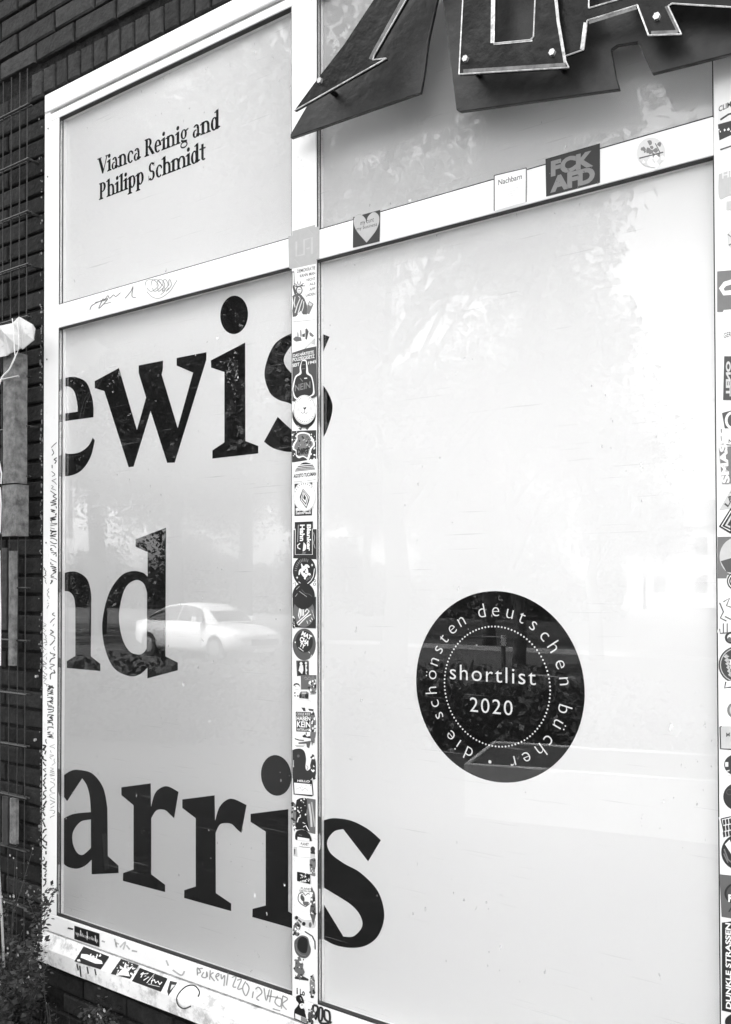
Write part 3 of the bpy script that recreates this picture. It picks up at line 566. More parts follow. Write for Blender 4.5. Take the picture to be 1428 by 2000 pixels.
sticker('blank off white square sticker with smudged dark edges', c.L(240,1235, 450,1245, 520,1240, 525,1400, 380,1412, 240,1388, 185,1370, 190,1230), 0.55, [c.P(W_, 245,1240, 445,1250, 450,1400, 250,1385), c.D(.06,488,1270,36,44), c.P(.04, 450,1310, 520,1300, 525,1345, 460,1340), c.P(.08, 195,1260, 215,1270, 210,1350, 198,1350)])
sticker('blank white upright label above the small black sticker', c.L(245,1390, 437,1412, 432,1652, 245,1612), W_)
sticker('grimy torn sticker edge beside the blank upright label', c.S('440,1430c 520,1410 535,1500 520,1600 525,1690 450,1670c'), 0.3, c.blots(.04,450,1430,525,1570,8,20,13) + c.blots(W_,455,1560,520,1680,5,20,14))
sticker('small black sticker with three worn lines of white lettering', c.L(242,1622, 447,1660, 447,1815, 242,1765), 0.015, c.blots(W_,275,1650,430,1780,22,14,15))
c = Z(550, 1740, 7.69)
sticker('torn white sticker with heart shaped globe under two lines of capitals', c.S('215,-75c 470,-40c 490,90c 470,200 430,290 380,310 250,290 200,240c'), W_,
  [c.T('PLANET',290,-25,455,-8,32,.12), c.T('EARTH FIRST',270,10,480,34,30,.12), ('p', c.S('360,245c 290,200 245,140 250,60 290,15 335,30 355,65c 395,35 440,55 450,110 430,190'), .08), ('p', c.S('360,232c 300,190 258,140 262,65 292,28 330,42 355,78c 395,48 432,65 440,115 420,185'), W_), ('p', c.S('290,60 320,70 345,110 340,160 310,150 285,110'), .12), ('p', c.S('320,170 360,160 410,170 390,220 340,215'), .2), c.W(.1,10, 280,40, 330,60)])
sticker('sooty torn paper strip with two black spots', c.S('195,380 240,375 330,430 500,440 510,520 470,560 330,530 190,430'), 0.6, [c.D(.02,225,405,25,28), c.D(.02,335,495,27,30), c.W(.1,25, 250,430, 300,475), c.D(.2,430,510,22,40)])
sticker('dark round burn mark left by a removed disc', c.S('190,780 220,720 300,670 390,700 420,800 440,880 420,960 360,1010 270,990 205,910'), 0.16, [('p', c.S('250,740 310,690 380,720 395,820 370,930 290,920 240,850'), .02), c.W(.35,8, 215,800, 230,900, 290,960, 370,980), c.W(.35,8, 330,680, 400,720), c.W(.05,18, 350,610, 460,680, 500,760, 505,880)])
sticker('dark smeared tape strip low on the mullion', c.L(190,1265, 260,1250, 405,1325, 400,1352, 200,1322), 0.05, [c.P(.3, 195,1268, 260,1256, 300,1285, 200,1290)])
sticker('stencil style black figure in a cap pointing a finger', c.S('192,1925c 192,1800 240,1730 255,1690 220,1640 225,1580 290,1570 330,1640 335,1700 300,1720 345,1790 360,1860 420,1910 380,2010c'), 0.012,
  [('p', c.S('275,1700 330,1690 345,1740 310,1770 280,1750'), W_), c.W(.02,10, 290,1715, 320,1712), ('p', c.S('365,1850 400,1860 420,1910 380,1920'), W_), c.P(.75, 205,1840, 385,1920, 375,1990, 205,1915), c.P(.35, 290,1880, 385,1925, 375,1985, 290,1950), c.W(.9,5, 285,1600, 300,1650)])
sticker('white strip with a few black lowercase letters above the stencil figure', c.L(215,1430, 400,1480, 395,1575, 215,1548), W_, [c.T('i',225,1548,245,1553,95,.01,.04), c.T('Lo',275,1565,350,1580,95,.01,.04)])

def residue(label, cx, cy, rx, ry, seed, g=.1):
    rd = random.Random(seed); k = 13; lp = [(cx+rx*rd.uniform(.55,1)*math.cos(6.283*i/k), cy+ry*rd.uniform(.55,1)*math.sin(6.283*i/k)) for i in range(k)]
    lp = [(min(max(x, 571.5), 617), y) for x, y in lp]; q = Z(0, 0, 1)
    sticker(label, lp, g, q.blots(W_, cx-rx*.7, cy-ry*.7, cx+rx*.7, cy+ry*.7, 8, 3.2, seed+1) + q.blots(.03, cx-rx*.7, cy-ry*.7, cx+rx*.7, cy+ry*.7, 9, 3.0, seed+2))
residue('scraped dark residue patch under the turtle and square stickers', 610, 1340, 9, 22, 61, .3)
residue('flaking grey residue beside the capitals sticker', 611, 1420, 7, 40, 62, .25)
residue('scraped black residue beside the name badge', 612, 1500, 7, 30, 63, .06)
residue('dirty residue left of the shredded black sticker', 574, 1590, 6, 38, 64, .3)
residue('peeling dark residue beside the heart globe sticker', 611, 1770, 7, 45, 65, .18)
residue('soot stained residue above the burn mark', 580, 1815, 10, 16, 66, .25)
residue('smeared grey residue below the burn mark', 584, 1890, 13, 26, 67, .22)
residue('grey residue streak beside the lowercase strip', 610, 1925, 6, 34, 68, .35)
residue('dark residue behind the stencil figure', 608, 1985, 9, 20, 69, .12)
residue('torn residue with black flecks above the grey round sticker', 575, 1215, 4, 16, 70, .1)
# ---- stickers on the right transom
c = Z(540, 0, 1.608)
sticker('dark square sticker with a pale heart holding two script lines', c.L(241,682, 326,659, 324,758, 240,778), 0.05,
  [('p', c.S('283,762c 252,725 243,700 246,682 262,672 278,685 283,700c 288,680 305,666 320,675 323,695 312,725'), .45), c.T('my cunt',264,712,306,700,16,.05,.0), c.T('my business',252,728,316,712,14,.05,.0)])
sticker('white bordered card sticker with small serif heading and pale lines', c.L(683,550, 787,525, 785,634, 683,663), .85,
  [c.W(.08,3, 684,551, 684,662), c.W(.08,3, 684,551, 786,527), c.W(.08,3, 785,527, 784,634), c.T('Nachbarn',697,582,771,562,17,.15,.01)] + [c.W(.68,2, 697,603+i*9, 760-5*i,588+i*8) for i in range(4)])
sticker('black slogan sticker with two rows of fat grey block letters', c.L(845,499, 1016,450, 1016,573, 847,617), 0.025,
  [c.T('FCK',862,556,995,522,50,.33,.06), c.T('AFD',860,606,1000,572,50,.33,.06)] + c.blots(.2,855,500,1010,600,12,4,21))
sticker('torn round sticker peeled to grey patches beside the slogan sticker', c.E(1177,478,44,46,30), 0.66, c.blots(.33,1145,445,1205,490,12,11,22) + c.blots(W_,1140,490,1215,520,10,13,23) + [c.W(.15,4, 1140,497, 1215,478), c.W(.25,3, 1190,450, 1205,480)])

# ---- stickers on the right post
c = Z(1380, 180, 2.777)
sticker('torn black and white climate sticker with shredded tag lettering', c.S('66,72c 150,50 260,60c 260,285c 150,300 78,312 62,260 60,180'), 0.80, [c.T('CLIM',66,108,134,78,30,.05), c.P(.04, 62,175, 150,150, 260,130, 260,225, 140,230, 70,262), c.W(.05,10, 75,150, 120,120, 200,100), c.W(.05,8, 75,312, 140,290, 220,275)] + c.blots(W_,66,200,160,225,8,9,31))
c2 = Z(1380, 180, 2.777)
sticker('pale weathered sticker with grey block below the climate sticker', c2.S('66,445c 150,420 260,420c 260,560c 130,560 70,575'), 0.5, [c2.T('HERE',85,470,220,440,36,.7)])
sticker('small faded grey scrap on the right post', c2.L(108,592, 230,585, 230,640, 108,640), 0.55)
sticker('pale sticker with a drawn curled hand', c2.S('112,780c 140,740 220,740c 220,840c 130,845'), 0.62, [c2.W(.3,8, 115,770, 140,790, 150,750), c2.W(.3,8, 120,830, 160,815)])
sticker('grey square sticker with a white ring letter', c2.L(58,972, 260,955, 260,1165, 92,1180, 88,1192, 58,1192), 0.28, [c2.W(W_,26, 150,1025, 100,1040, 80,1065, 95,1090, 150,1085)])
sticker('white sticker with the start of a word in grey capitals', c2.L(85,1290, 260,1285, 260,1415, 88,1418), .85, [c2.T('GER',93,1335,134,1325,28,.2)])
sticker('dark upright sticker with sideways broken white letters', c2.L(96,1432, 260,1432, 260,1672, 90,1670), 0.09, [c2.Tr('TENO',(105,1650),(105,1460),(132,1650),.6,.05)])
sticker('grey tilted sticker with white circle letter', c2.L(84,1740, 260,1690, 260,1820, 100,1830), 0.12, [c2.O(W_, 140,1780,40,48,14)])
sticker('white boxed sticker with single capital and thin rim', c2.L(78,1825, 260,1820, 260,1925, 82,1910), .82, [c2.W(.1,5, 80,1826, 82,1908, 150,1916), c2.T('N',120,1905,140,1903,22,.1)])
c = Z(1380, 850, 3.333)
sticker('tilted grey sticker with outlined vertical capitals', c.L(80,80, 300,60, 300,300, 104,318), 0.3, [c.Tr('SMASH',(152,310),(128,-20),(100,315),.8,.05)])
sticker('pale diamond sticker with tilted grey capitals', c.L(82,490, 160,350, 320,330, 320,480, 130,480), 0.55, [c.Tr('LAB',(140,470),(200,360),(115,450),.1,.03)])
sticker('black diamond sticker with double rim', c.L(80,595, 160,470, 320,500, 320,600, 155,640), 0.03, [c.W(W_,7, 160,492, 98,592, 155,622), c.P(.6, 160,520, 120,588, 155,605), c.P(.05, 160,545, 135,585, 155,592)])
sticker('grey square sticker with a shaded moon like disc', c.L(72,662, 320,655, 320,905, 135,910, 128,932, 72,932), 0.28, [c.D(.55,200,790,115,125), c.P(.14, 92,820, 160,800, 200,900, 130,890)])
sticker('black ring badge with dotted rim', c.E(195,950,62,60,30), 0.03, [c.O(.8, 195,950,54,52,6), c.O(.8, 195,950,38,36,5)])
sticker('cut out line drawing of a small curly heap', c.S('95,1100c 150,1060 250,1050c 250,1290c 85,1295 80,1240 100,1180'), .82, [c.W(.15,9, 85,1090, 110,1150, 90,1190, 130,1210), c.W(.2,9, 110,1085, 150,1060, 130,1110, 160,1120), c.W(.15,8, 85,1260, 90,1290, 160,1285), c.W(.2,8, 110,1225, 110,1285), c.W(.2,8, 135,1225, 135,1285), c.W(.2,9, 120,1180, 160,1200)])
sticker('small black ring sticker with white centre', c.E(165,1318,46,40,26), 0.05, [c.D(.8,165,1318,30,26), c.D(.2,150,1330,14,16)])
sticker('dark round sticker with pale laurel wreath', c.E(200,1495,122,122,36), 0.08, [c.O(.5, 200,1495,112,112,6)] + [c.P(.5, 110+i*6,1440+i*24, 135+i*5,1425+i*22, 128+i*6,1455+i*24) for i in range(6)] + [c.P(.45, 120+i*9,1425+i*26, 150+i*7,1440+i*22, 130+i*9,1450+i*25) for i in range(6)] + [c.P(.75, 150,1460, 260,1450, 260,1540, 160,1520)])
sticker('white label with thick black corner under the laurel disc', c.S('115,1640c 125,1600c 320,1600c 320,1680c 112,1660c'), .84, [c.W(.05,9, 126,1605, 118,1645, 160,1640)])
sticker('pale grey disc sticker with scuffed rim', c.E(200,1790,66,58,28), 0.35, [c.D(.5,200,1790,50,44)])
c = Z(1380, 1400, 3.333)
sticker('pale grey card sticker with black corner line and one capital', c.L(88,62, 320,60, 320,225, 92,212), 0.55, [c.W(.06,9, 98,62, 88,68, 92,208, 170,213), c.T('M',128,130,152,128,26,.2)])
sticker('dark round sticker with a small white one', c.E(185,312,70,66,30), 0.07, [c.T('1',122,325,142,325,30,.8,.04), c.P(.7, 130,350, 150,345, 150,352, 130,360), c.P(.7, 135,382, 160,375, 150,392)])
sticker('plain dark disc sticker with faint ring', c.E(195,520,86,88,32), 0.05, [c.O(.14, 150,490,22,20,5)])
sticker('tilted white framed sticker with black checkered letters', c.L(78,655, 300,620, 300,760, 112,790), .84, [c.W(.04,8, 95,665, 160,650), c.W(.04,8, 95,665, 120,780)] + [c.P(.04, 105+20*i,672+40*j-4*i, 120+20*i,668+40*j-4*i, 124+20*i,700+40*j-4*i, 110+20*i,706+40*j-4*i) for i in range(4) for j in range(3)])
sticker('black round sticker with white ribbon and leaf', c.E(210,880,114,116,36), 0.04, [c.P(W_, 120,830, 150,800, 200,900, 190,940), c.W(.3,9, 115,860, 140,930, 180,960), c.W(.3,7, 112,890, 140,950)] )
sticker('grey upright sticker with dark wheel badge and white capital', c.L(84,1025, 320,1050, 320,1340, 98,1302), 0.2, [c.D(.03,200,1150,84,72), c.D(.12,200,1150,70,60), c.T('F',142,1205,165,1208,50,W_,.05), c.W(.04,9, 145,1270, 165,1240)])
sticker('black upright sticker with large sideways slanted white capitals', c.L(100,1340, 160,1332, 320,1380, 320,1960, 100,1912), 0.03, [c.Tr('DUNKLE STRASSEN',(162,1905),(158,1345),(126,1898),W_,.03), c.Tr('XXXXXXXX',(0,0),(1,0),(0,1),W_,.0)][:1])
sticker('black disc sticker at the foot of the right post', c.E(190,1985,70,52,28), 0.03)

# ---- stickers on the bottom rail and sill
c = Z(60, 1760, 2.38)
sticker('black oblong sticker with thin white handwritten script on the bottom rail', c.L(203,114, 319,151, 319,214, 203,176), 0.012,
  [c.W(.75,2.5, *[v for i in range(34) for v in (210+i*3.1, 150+i*1.02+(9 if i % 2 else -7)*(1.6 if i % 7 == 3 else 0.7))]), c.W(.75,3, 232,135, 234,160), c.W(.75,3, 262,142, 264,172), c.W(.75,3, 300,160, 303,188)])
def SILLZ(fr):                                              # point on sloped sill face: 0 back, 1 front
    return ZRB-0.003 + (ZS2-ZRB+0.003)*fr, 0.001+(-0.023)*fr
def sill_sticker(label, quad, g, art=(), front=None):
    NST[0] += 1; sn = Vector((0, -(ZRB-0.003-ZS2), -0.023)).normalized(); sn = Vector((0, -0.87, 0.49)); off = 0.0009+0.0003*(NST[0] % 3)
    a = Vector((0, 0.001, ZRB-0.003)); nrm = Vector((0, ZS2-(ZRB-0.003), 0.023)).normalized(); nrm = nrm if nrm.y < 0 else -nrm
    def Q(px, py, e=0.0):
        d = ray(px, py); o = a + nrm*(off+e); t = (o-CAM).dot(nrm)/d.dot(nrm); return CAM+d*t
    o = MB().add([Q(*q) for q in quad]+[Q(*q, -0.0004) for q in quad], [(0,1,2,3),(4,5,1,0),(5,6,2,1),(6,7,3,2),(7,4,0,3)]).build('sticker', ink(g)); tag(o, label, 'sticker')
    gs = {}
    for k, it in enumerate(art):
        e = 0.0001+0.00006*k; mb = gs.setdefault(it[-1], MB())
        if it[0] == 'p':
            pts = [Q(*q, e) for q in it[1]]
            tris = tessellate_polygon([[Vector((q.x, q.z, 0)) for q in pts]]); mb.add(pts, [tuple(t) for t in tris])
        elif it[0] == 'l':
            L, Rr = ribbon_loop(it[1], it[2]); n = len(it[1]); mb.add([Q(*q, e) for q in L]+[Q(*q, e) for q in Rr], [(i, i+1, n+i+1, n+i) for i in range(n-1)])
    for gg, mb in gs.items(): pr_ = mb.build('print', ink(gg)); pr_.parent = o; pr_['kind'] = 'stuff'
    return o
sill_sticker('black oblong sticker with torn white stripe and drips on the sill', c.L(246,210, 366,258, 325,318, 203,280), 0.012, [c.P(W_, 236,245, 262,247, 330,277, 335,292, 300,290, 232,262), c.P(W_, 215,272, 228,270, 232,280, 218,280)] + c.blots(W_,250,245,325,270,7,6,41))
sill_sticker('patterned sill sticker with a white spiky leaf on black', c.L(420,268, 503,298, 462,362, 372,338), 0.03, c.blots(.8,395,285,490,345,40,6,42) + [c.P(W_, 395,345, 425,318, 412,298, 432,312, 440,285, 446,315, 478,300, 452,328, 462,350, 430,345)])
sill_sticker('black sill sticker with flowing white brush script', c.L(508,310, 637,360, 605,422, 470,372), 0.012, [c.W(W_,4, 512,355, 525,330, 510,340, 548,335, 530,350, 550,352, 525,368), c.W(W_,3.5, 540,380, 575,338, 560,385), c.W(W_,5, 560,372, 575,365, 580,380, 592,372, 600,388, 610,376), c.W(.7,2, 545,385, 600,398)])
sill_sticker('small torn black and white triangular scrap on the sill', c.L(648,370, 682,378, 640,440, 634,420), 0.04, [c.P(.6, 655,388, 672,390, 648,415)])
sill_sticker('blank pale rectangular sticker on the sill', c.L(968,478, 1120,532, 1085,571, 930,530), 0.70)

# ---- marker writing and smears on the frame
M_INK = mat('marker_ink', 0.02, 0.4, var=0.2)
M_INK2 = mat('faded_marker_ink', 0.22, 0.5, var=0.3)
def scrawl(parent, m, x0, x1, y0, y1, n, wpx, seed, y=-0.0006, slope=0.0, name='marker_scribble'):
    rd = random.Random(seed); mb = MB(); yy = y0; st = (y1-y0)/n
    for i in range(n):
        k = rd.choice((2, 3, 3, 4, 5)); pts = []
        for j in range(k):
            pts.append((rd.uniform(x0, x1) if j % 2 else (x0 if rd.random() < .5 else x1)+rd.uniform(-1, 1), yy+st*(j/k)*1.15+rd.uniform(-2, 2)))
        if k >= 3: pts = smooth_open(pts)
        ribbon(mb, pts, wpx*rd.uniform(.6, 1.25), y-0.00004*(i % 6)); yy += st
    mb.build(name, m, parent)
def smooth_open(pts, n=4):
    out = []
    for i in range(len(pts)-1):
        p0, p1, p2, p3 = pts[max(i-1,0)], pts[i], pts[i+1], pts[min(i+2, len(pts)-1)]
        for k in range(n):
            t = k/n; out.append(tuple(0.5*(2*p1[j]+(p2[j]-p0[j])*t+(2*p0[j]-5*p1[j]+4*p2[j]-p3[j])*t*t+(3*p1[j]-p0[j]-3*p2[j]+p3[j])*t**3) for j in (0,1)))
    out.append(pts[-1]); return out
def line(mb, z, w_, y, *a): ribbon(mb, smooth_open(z.L(*a)) if len(a) > 4 else z.L(*a), w_, y)
scrawl(jamb, M_INK, 101, 110, 866, 960, 7, 1.5, 1); scrawl(jamb, M_INK, 99, 110, 960, 1140, 26, 1.9, 2)
scrawl(jamb, M_INK, 98, 107, 1195, 1330, 12, 1.7, 3); scrawl(jamb, M_INK, 93, 104, 1338, 1390, 16, 1.8, 4); scrawl(jamb, M_INK, 93, 104, 1395, 1442, 14, 1.7, 5)
scrawl(jamb, M_INK2, 98, 107, 1455, 1600, 16, 1.0, 6); scrawl(jamb, M_INK2, 92.5, 96, 1150, 1190, 6, 1.0, 9)
jc = [o for o in win.children if o.name.startswith('jamb_cover')][0]
scrawl(jc, M_INK, 84, 90.5, 1445, 1770, 30, 2.6, 7, 0.0012); scrawl(jc, M_INK2, 84.5, 91, 1215, 1340, 18, 1.3, 8, 0.0012); scrawl(jc, M_INK, 85, 90, 1110, 1140, 4, 1.2, 10, 0.0012)
c = Z(0, 0, 2.231); mb = MB()
line(mb, c, 1.6, -0.0006, 392,1350, 405,1328, 470,1300, 430,1345, 450,1300); line(mb, c, 1.6, -0.0007, 415,1318, 470,1305); line(mb, c, 1.4, -0.0006, 455,1310, 470,1288, 478,1300, 495,1285, 505,1292, 525,1275)
line(mb, c, 1.2, -0.0006, 455,1325, 485,1316); line(mb, c, 1.5, -0.0006, 545,1300, 570,1270, 580,1248, 575,1290, 592,1296)
for i in range(5): line(mb, c, 1.0, -0.0006-0.0001*i, 632+i*26,1245, 640+i*24,1222, 670+i*18,1220, 690+i*14,1245, 660+i*16,1270, 640+i*24,1255)
line(mb, c, 1.0, -0.0006, 640,1270, 665,1295, 700,1298, 740,1270, 760,1240, 772,1220); line(mb, c, .9, -0.0006, 690,1225, 720,1260, 700,1285)
mb.build('marker_doodle', mat('pen_ink', 0.12, 0.5), trl)
c = Z(60, 1760, 2.38); mb = MB(); y = -0.0007
for a in ((778,315,800,312), (775,345,775,310,790,330,775,335), (805,330,795,350,815,355,818,328,822,352), (835,322,832,365), (850,332,836,345,855,372), (862,352,875,345,872,335,860,350,872,370), (885,340,888,362,902,345,898,395), (918,332,910,392), (935,355,955,352,940,395,955,400), (960,368,980,365,962,408,985,405), (1000,372,985,405,1000,440,1015,405,1002,380), (1035,420,1030,450), (1045,410,1060,400,1075,425,1050,450,1062,462), (1085,405,1095,462,1110,410), (1098,440,1150,448), (1120,412,1110,470), (1148,440,1135,470,1160,490,1165,455,1140,450), (1172,440,1165,500), (1172,440,1195,455,1170,478,1190,505), (1125,500,1160,510)):
    line(mb, c, 2.2, y, *a)
mb.build('marker_writing', mat('grey_marker', 0.28, 0.5, var=0.3), rail)
mb = MB()
for a in ((390,175,400,215,395,195,410,200), (415,215,440,190,430,225), (445,205,460,225), (470,230,495,235), (330,185,345,190), (630,275,640,300), (660,320,700,345,715,325)): line(mb, c, 3.0, y, *a)
mb.build('marker_smear', mat('faint_marker', 0.42, 0.6, var=0.3), rail)
mb = MB(); line(mb, c, 3.2, y, 172,125, 197,131); mb.build('marker_dash', M_INK, rail)
def sill_lines(name, m, lst, wpx):
    a0 = Vector((0, 0.001, ZRB-0.003)); nrm = Vector((0, ZS2-(ZRB-0.003), 0.023)).normalized(); nrm = nrm if nrm.y < 0 else -nrm; o0 = a0+nrm*0.0007; mb = MB()
    for pts in lst:
        L, Rr = ribbon_loop(smooth_open(pts), wpx); n = len(L); mb.add([CAM+ray(*q)*((o0-CAM).dot(nrm)/ray(*q).dot(nrm)) for q in L+Rr], [(i, i+1, n+i+1, n+i) for i in range(n-1)])
    mb.build(name, m, sill)
sill_lines('marker_ring', M_INK, [c.L(778,445, 784,420, 760,392, 720,398, 682,440, 684,480, 712,500, 745,488)], 2.6)
mb = MB()
for x, y0, y1 in ((215,292,322), (228,300,352), (262,305,338), (298,315,345)): ribbon(mb, c.L(x,y0, x+6,y1), 2.6, -0.0232)
mb.build('paint_drip', M_INK, sill)
# graffiti letters at the foot of the mullion
c = Z(550, 1740, 7.69); mb = MB()
for i, a in enumerate(((475,1715,470,1850,510,1930,545,1800,500,1870), (475,1715,540,1740,540,1830), (565,1760,560,1930,605,1935,612,1770,565,1755), (640,1790,650,1920,720,1960,715,1820,645,1785), (560,1935,600,1990,720,1985,745,1960))): line(mb, c, 4.2, -0.0012-0.0003*i, *a)
mb.build('graffiti_tag', M_INK, rail)

# ================================================================== ROUND DECAL ON THE RIGHT PANE
yd = YL; c = Z(780, 1120, 3.57)
_a, _b, _t, _o = P(813, 1342, yd), P(1142, 1342, yd), P(977, 1154.5, yd), P(977, 1528.5, yd)
DC = ((_a.x+_b.x)/2, (_t.z+_o.z)/2); DRX, DRZ = (_b.x-_a.x)/2, (_t.z-_o.z)/2
def dec(fr, an): return (DC[0]+DRX*fr*math.sin(math.radians(an)), DC[1]+DRZ*fr*math.cos(math.radians(an)))
dec_o = MB().prism([[dec(1, k*4) for k in range(90)]], yd, yd+0.0006).build('round_decal', M_LETTER)
tag(dec_o, 'large black round award decal with white ring lettering on the shop glass', 'decal')
M_WHITE = mat('white_vinyl', 0.80, 0.5, var=0.02)
for nm, tx, p0, p1, p2 in (('decal_title', 'shortlist', (352,737), (952,780), (352,632)), ('decal_year', '2020', (492,963), (790,992), (492,862))):
    mb = MB(); text_on(mb, tx, c.pt(*p0), c.pt(*p1), c.pt(*p2), yd-0.0003, -0.003, 1.16); mb.build(nm, M_WHITE).parent = dec_o
def wang(x, y):
    q = P(*c.pt(x, y), yd); u, v = (q.x-DC[0])/DRX, (q.z-DC[1])/DRZ; return math.degrees(math.atan2(u, v)) % 360, math.hypot(u, v)
s_ring = 'die schönsten deutschen bücher'
anch = []
for i_, q_ in ((0,(492,1232)), (1,(412,1190)), (2,(362,1128)), (4,(280,990)), (5,(245,910)), (6,(222,815)), (7,(225,705)), (8,(235,610)), (9,(268,525)), (10,(305,450)), (11,(368,385)), (12,(440,345)), (14,(575,272)), (15,(672,285)), (16,(765,312)), (17,(845,335)), (18,(915,395)), (19,(985,465)), (20,(1050,530)), (22-1,(1090,645)), (22,(1105,755)), (24,(1110,935)), (25,(1075,1030)), (26,(1005,1125)), (27,(955,1190)), (28,(870,1240)), (29,(785,1285))):
    an, rr = wang(*q_)
    while anch and an < anch[-1][1]-5: an += 360
    anch.append((i_, an, rr))
RT = 0.735
for i_, an, rr in anch:
    ch = s_ring[i_]; O = Vector((dec(RT, an)[0], yd-0.0003, dec(RT, an)[1])); up = Vector((math.sin(math.radians(an)), 0, math.cos(math.radians(an)))); tg = Vector((up.z, 0, -up.x)); hgt = DRZ*0.215
    vs, fs = text_geo(ch, -0.012); x0 = min(v.x for v in vs); x1 = max(v.x for v in vs); mb = MB()
    mb.add([O+tg*((v.x-(x0+x1)/2)*hgt)+up*(v.y*hgt) for v in vs], fs); mb.build('ring_letter', M_WHITE).parent = dec_o
mb = MB(); n = 100
for k in range(n):
    x_, z_ = dec(0.628, k*360/n); mb.sheet([[(x_+0.0023*math.cos(q*.785), z_+0.0023*math.sin(q*.785)) for q in range(8)]], yd-0.0003)
do_ = mb.build('decal_dots', M_WHITE); do_.parent = dec_o; do_['kind'] = 'stuff'
x_, z_ = dec(0.80, wang(635, 1272)[0]); mb = MB(); mb.sheet([[(x_+0.0042*math.cos(q*.524), z_+0.0042*math.sin(q*.524)) for q in range(12)]], yd-0.0003); mb.build('decal_bullet', M_WHITE).parent = dec_o

# ================================================================== METAL SIGN
M_STEEL = mat('dark_rusted_steel', 0.011, 0.30, spec=0.3, metal=0.25, var=0.5, scale=9, bump=0.25, bscale=40, dirt=0.16, dirt_scale=11, dirt_g=0.045)
M_BACK = mat('dark_back_plate', 0.022, 0.42, var=0.9, scale=5, bump=0.2, bscale=30)
M_EDGE = mat('worn_bright_edge', 0.62, 0.35, metal=0.3, var=0.5, scale=60, dirt=0.15, dirt_scale=50, dirt_g=0.08)
M_BOLT = mat('bolt_zinc', 0.75, 0.25, metal=0.7, var=0.2, scale=90)
YB, YF = -0.072, -0.140
sign = empty('metal_letter_sign', P(1000, 0, -0.1), 'dark double layered metal letter sign bolted above the shop window', 'sign')
def PX(*a): return [(a[i], a[i+1]) for i in range(0, len(a), 2)]
def back(loop, y=YB, th=0.012): return MB().prism([wl(loop, y)], y, y+th).build('back_plate', M_BACK, sign, bevel=0.0015, seg=1)
back(PX(567,262, 600,205, 645,135, 745,0, 852,-160, 890,-160, 853,0, 836,78, 827,150, 821,180, 567,270))
back(PX(865,0, 846,-160, 1650,-160, 1650,45, 1428,105, 1273,143, 1250,90, 1243,82, 1205,88, 1193,97, 1203,150, 1210,174, 898,218, 891,214), YB-0.002)
def front(name, loops, y, th=0.010, skip=()):
    o = MB().prism([wl(l, y) for l in loops], y, y+th).build(name, M_STEEL, sign, bevel=0.0)
    for lp in loops:                                       # raised worn rim along every edge
        pts = [P(a, b, y-0.001) for a, b in lp]; n = len(pts); cx = sum((p for p in pts), Vector())/n
        rm = MB()
        for i in range(n):
            a, b = pts[i], pts[(i+1) % n]
            if (b-a).length > 1e-4 and i not in skip: rm.tube([a, b], 0.0017, 5)
        rm.build('rim', M_EDGE, sign).parent = o
        rm_o = o.children[-1]; rm_o.matrix_parent_inverse = o.matrix_world.inverted() if False else Matrix(); rm_o.matrix_basis = Matrix()
    return o
f1 = front('letter_plate', [PX(575,216, 618,157, 672,87, 721,13, 829,-150, 876,-150, 793,0, 731,108, 728,117, 754.5,114)], YF, skip=(0,1,2,3))
f2 = front('letter_plate', [PX(904,-150, 904,0, 896.6,145, 1111,131.6, 1101,112, 1084,0, 1078,-150), PX(967,-70, 965,85, 1036,78, 1042,72, 1048,-70)], YF-0.004)
f3 = front('letter_plate', [PX(1066,-150, 1085,0, 1103,110, 1140,97, 1147,40, 1245,10, 1267,69, 1331,67, 1305,12, 1312,7, 1428,14, 1650,22, 1650,-150), PX(1150,-70, 1150,16, 1215,-3, 1215,-70)], YF+0.010, 0.008)
# inner bevel bands beside the rims
def band(pts, wpx, y, o, m=M_EDGE):
    mb = MB(); ribbon(mb, pts, wpx, y); b_ = mb.build('bevel_strip', m, sign); b_.parent = o; b_.matrix_parent_inverse = Matrix(); b_.matrix_basis = Matrix()
M_BEV = mat('bevel_grey_steel', 0.16, 0.4, metal=0.3, var=0.5, scale=40)
band(PX(790,-5, 728,107, 724,116), 8, YF-0.0012, f1, M_BEV)
band(PX(905,139, 1105,126), 7, YF-0.0052, f2, M_BEV); band(PX(963,-50, 961,84), 6, YF-0.0052, f2, M_EDGE); band(PX(964,86, 1040,79), 3.5, YF-0.0052, f2, M_EDGE); band(PX(1104,122, 1090,40, 1082,-40), 6, YF-0.0052, f2, M_EDGE)
band(PX(1150,44, 1243,15), 6, YF+0.0088, f3, M_BEV); band(PX(1136,96, 1143,44), 6, YF+0.0088, f3, M_EDGE); band(PX(1272,64, 1324,62), 7, YF+0.0088, f3, M_BEV); band(PX(1325,62, 1301,12), 6, YF+0.0088, f3, M_BEV)
for a, b, yy in ((626.5,159,YF), (910.7,116.6,YF-.004), (1080,104.5,YF-.004), (1284,34.4,YF+.010)):
    q = P(a, b, yy); h = MB(); n = 6
    h.add([(q.x+0.0085*math.cos(k*math.pi/3), yy-0.0005, q.z+0.0085*math.sin(k*math.pi/3)) for k in range(6)]+[(q.x+0.0075*math.cos(k*math.pi/3), yy-0.008, q.z+0.0075*math.sin(k*math.pi/3)) for k in range(6)], [(k, (k+1)%6, 6+(k+1)%6, 6+k) for k in range(6)]+[tuple(range(6,12)), tuple(range(6))])
    h.build('bolt', M_BOLT, sign); MB().tube([(q.x, yy+0.009, q.z-0.004), (q.x, YB+0.002, q.z-0.004)], 0.007, 8).build('spacer', M_STEEL, sign)
for x_ in (P(700, 20).x, P(1000, 60).x, P(1250, 0).x): MB().tube([(x_, YB+0.012, ZT-0.02+0.12), (x_, 0.02, ZT-0.02+0.12)], 0.010, 8).build('bracket', M_STEEL, sign)

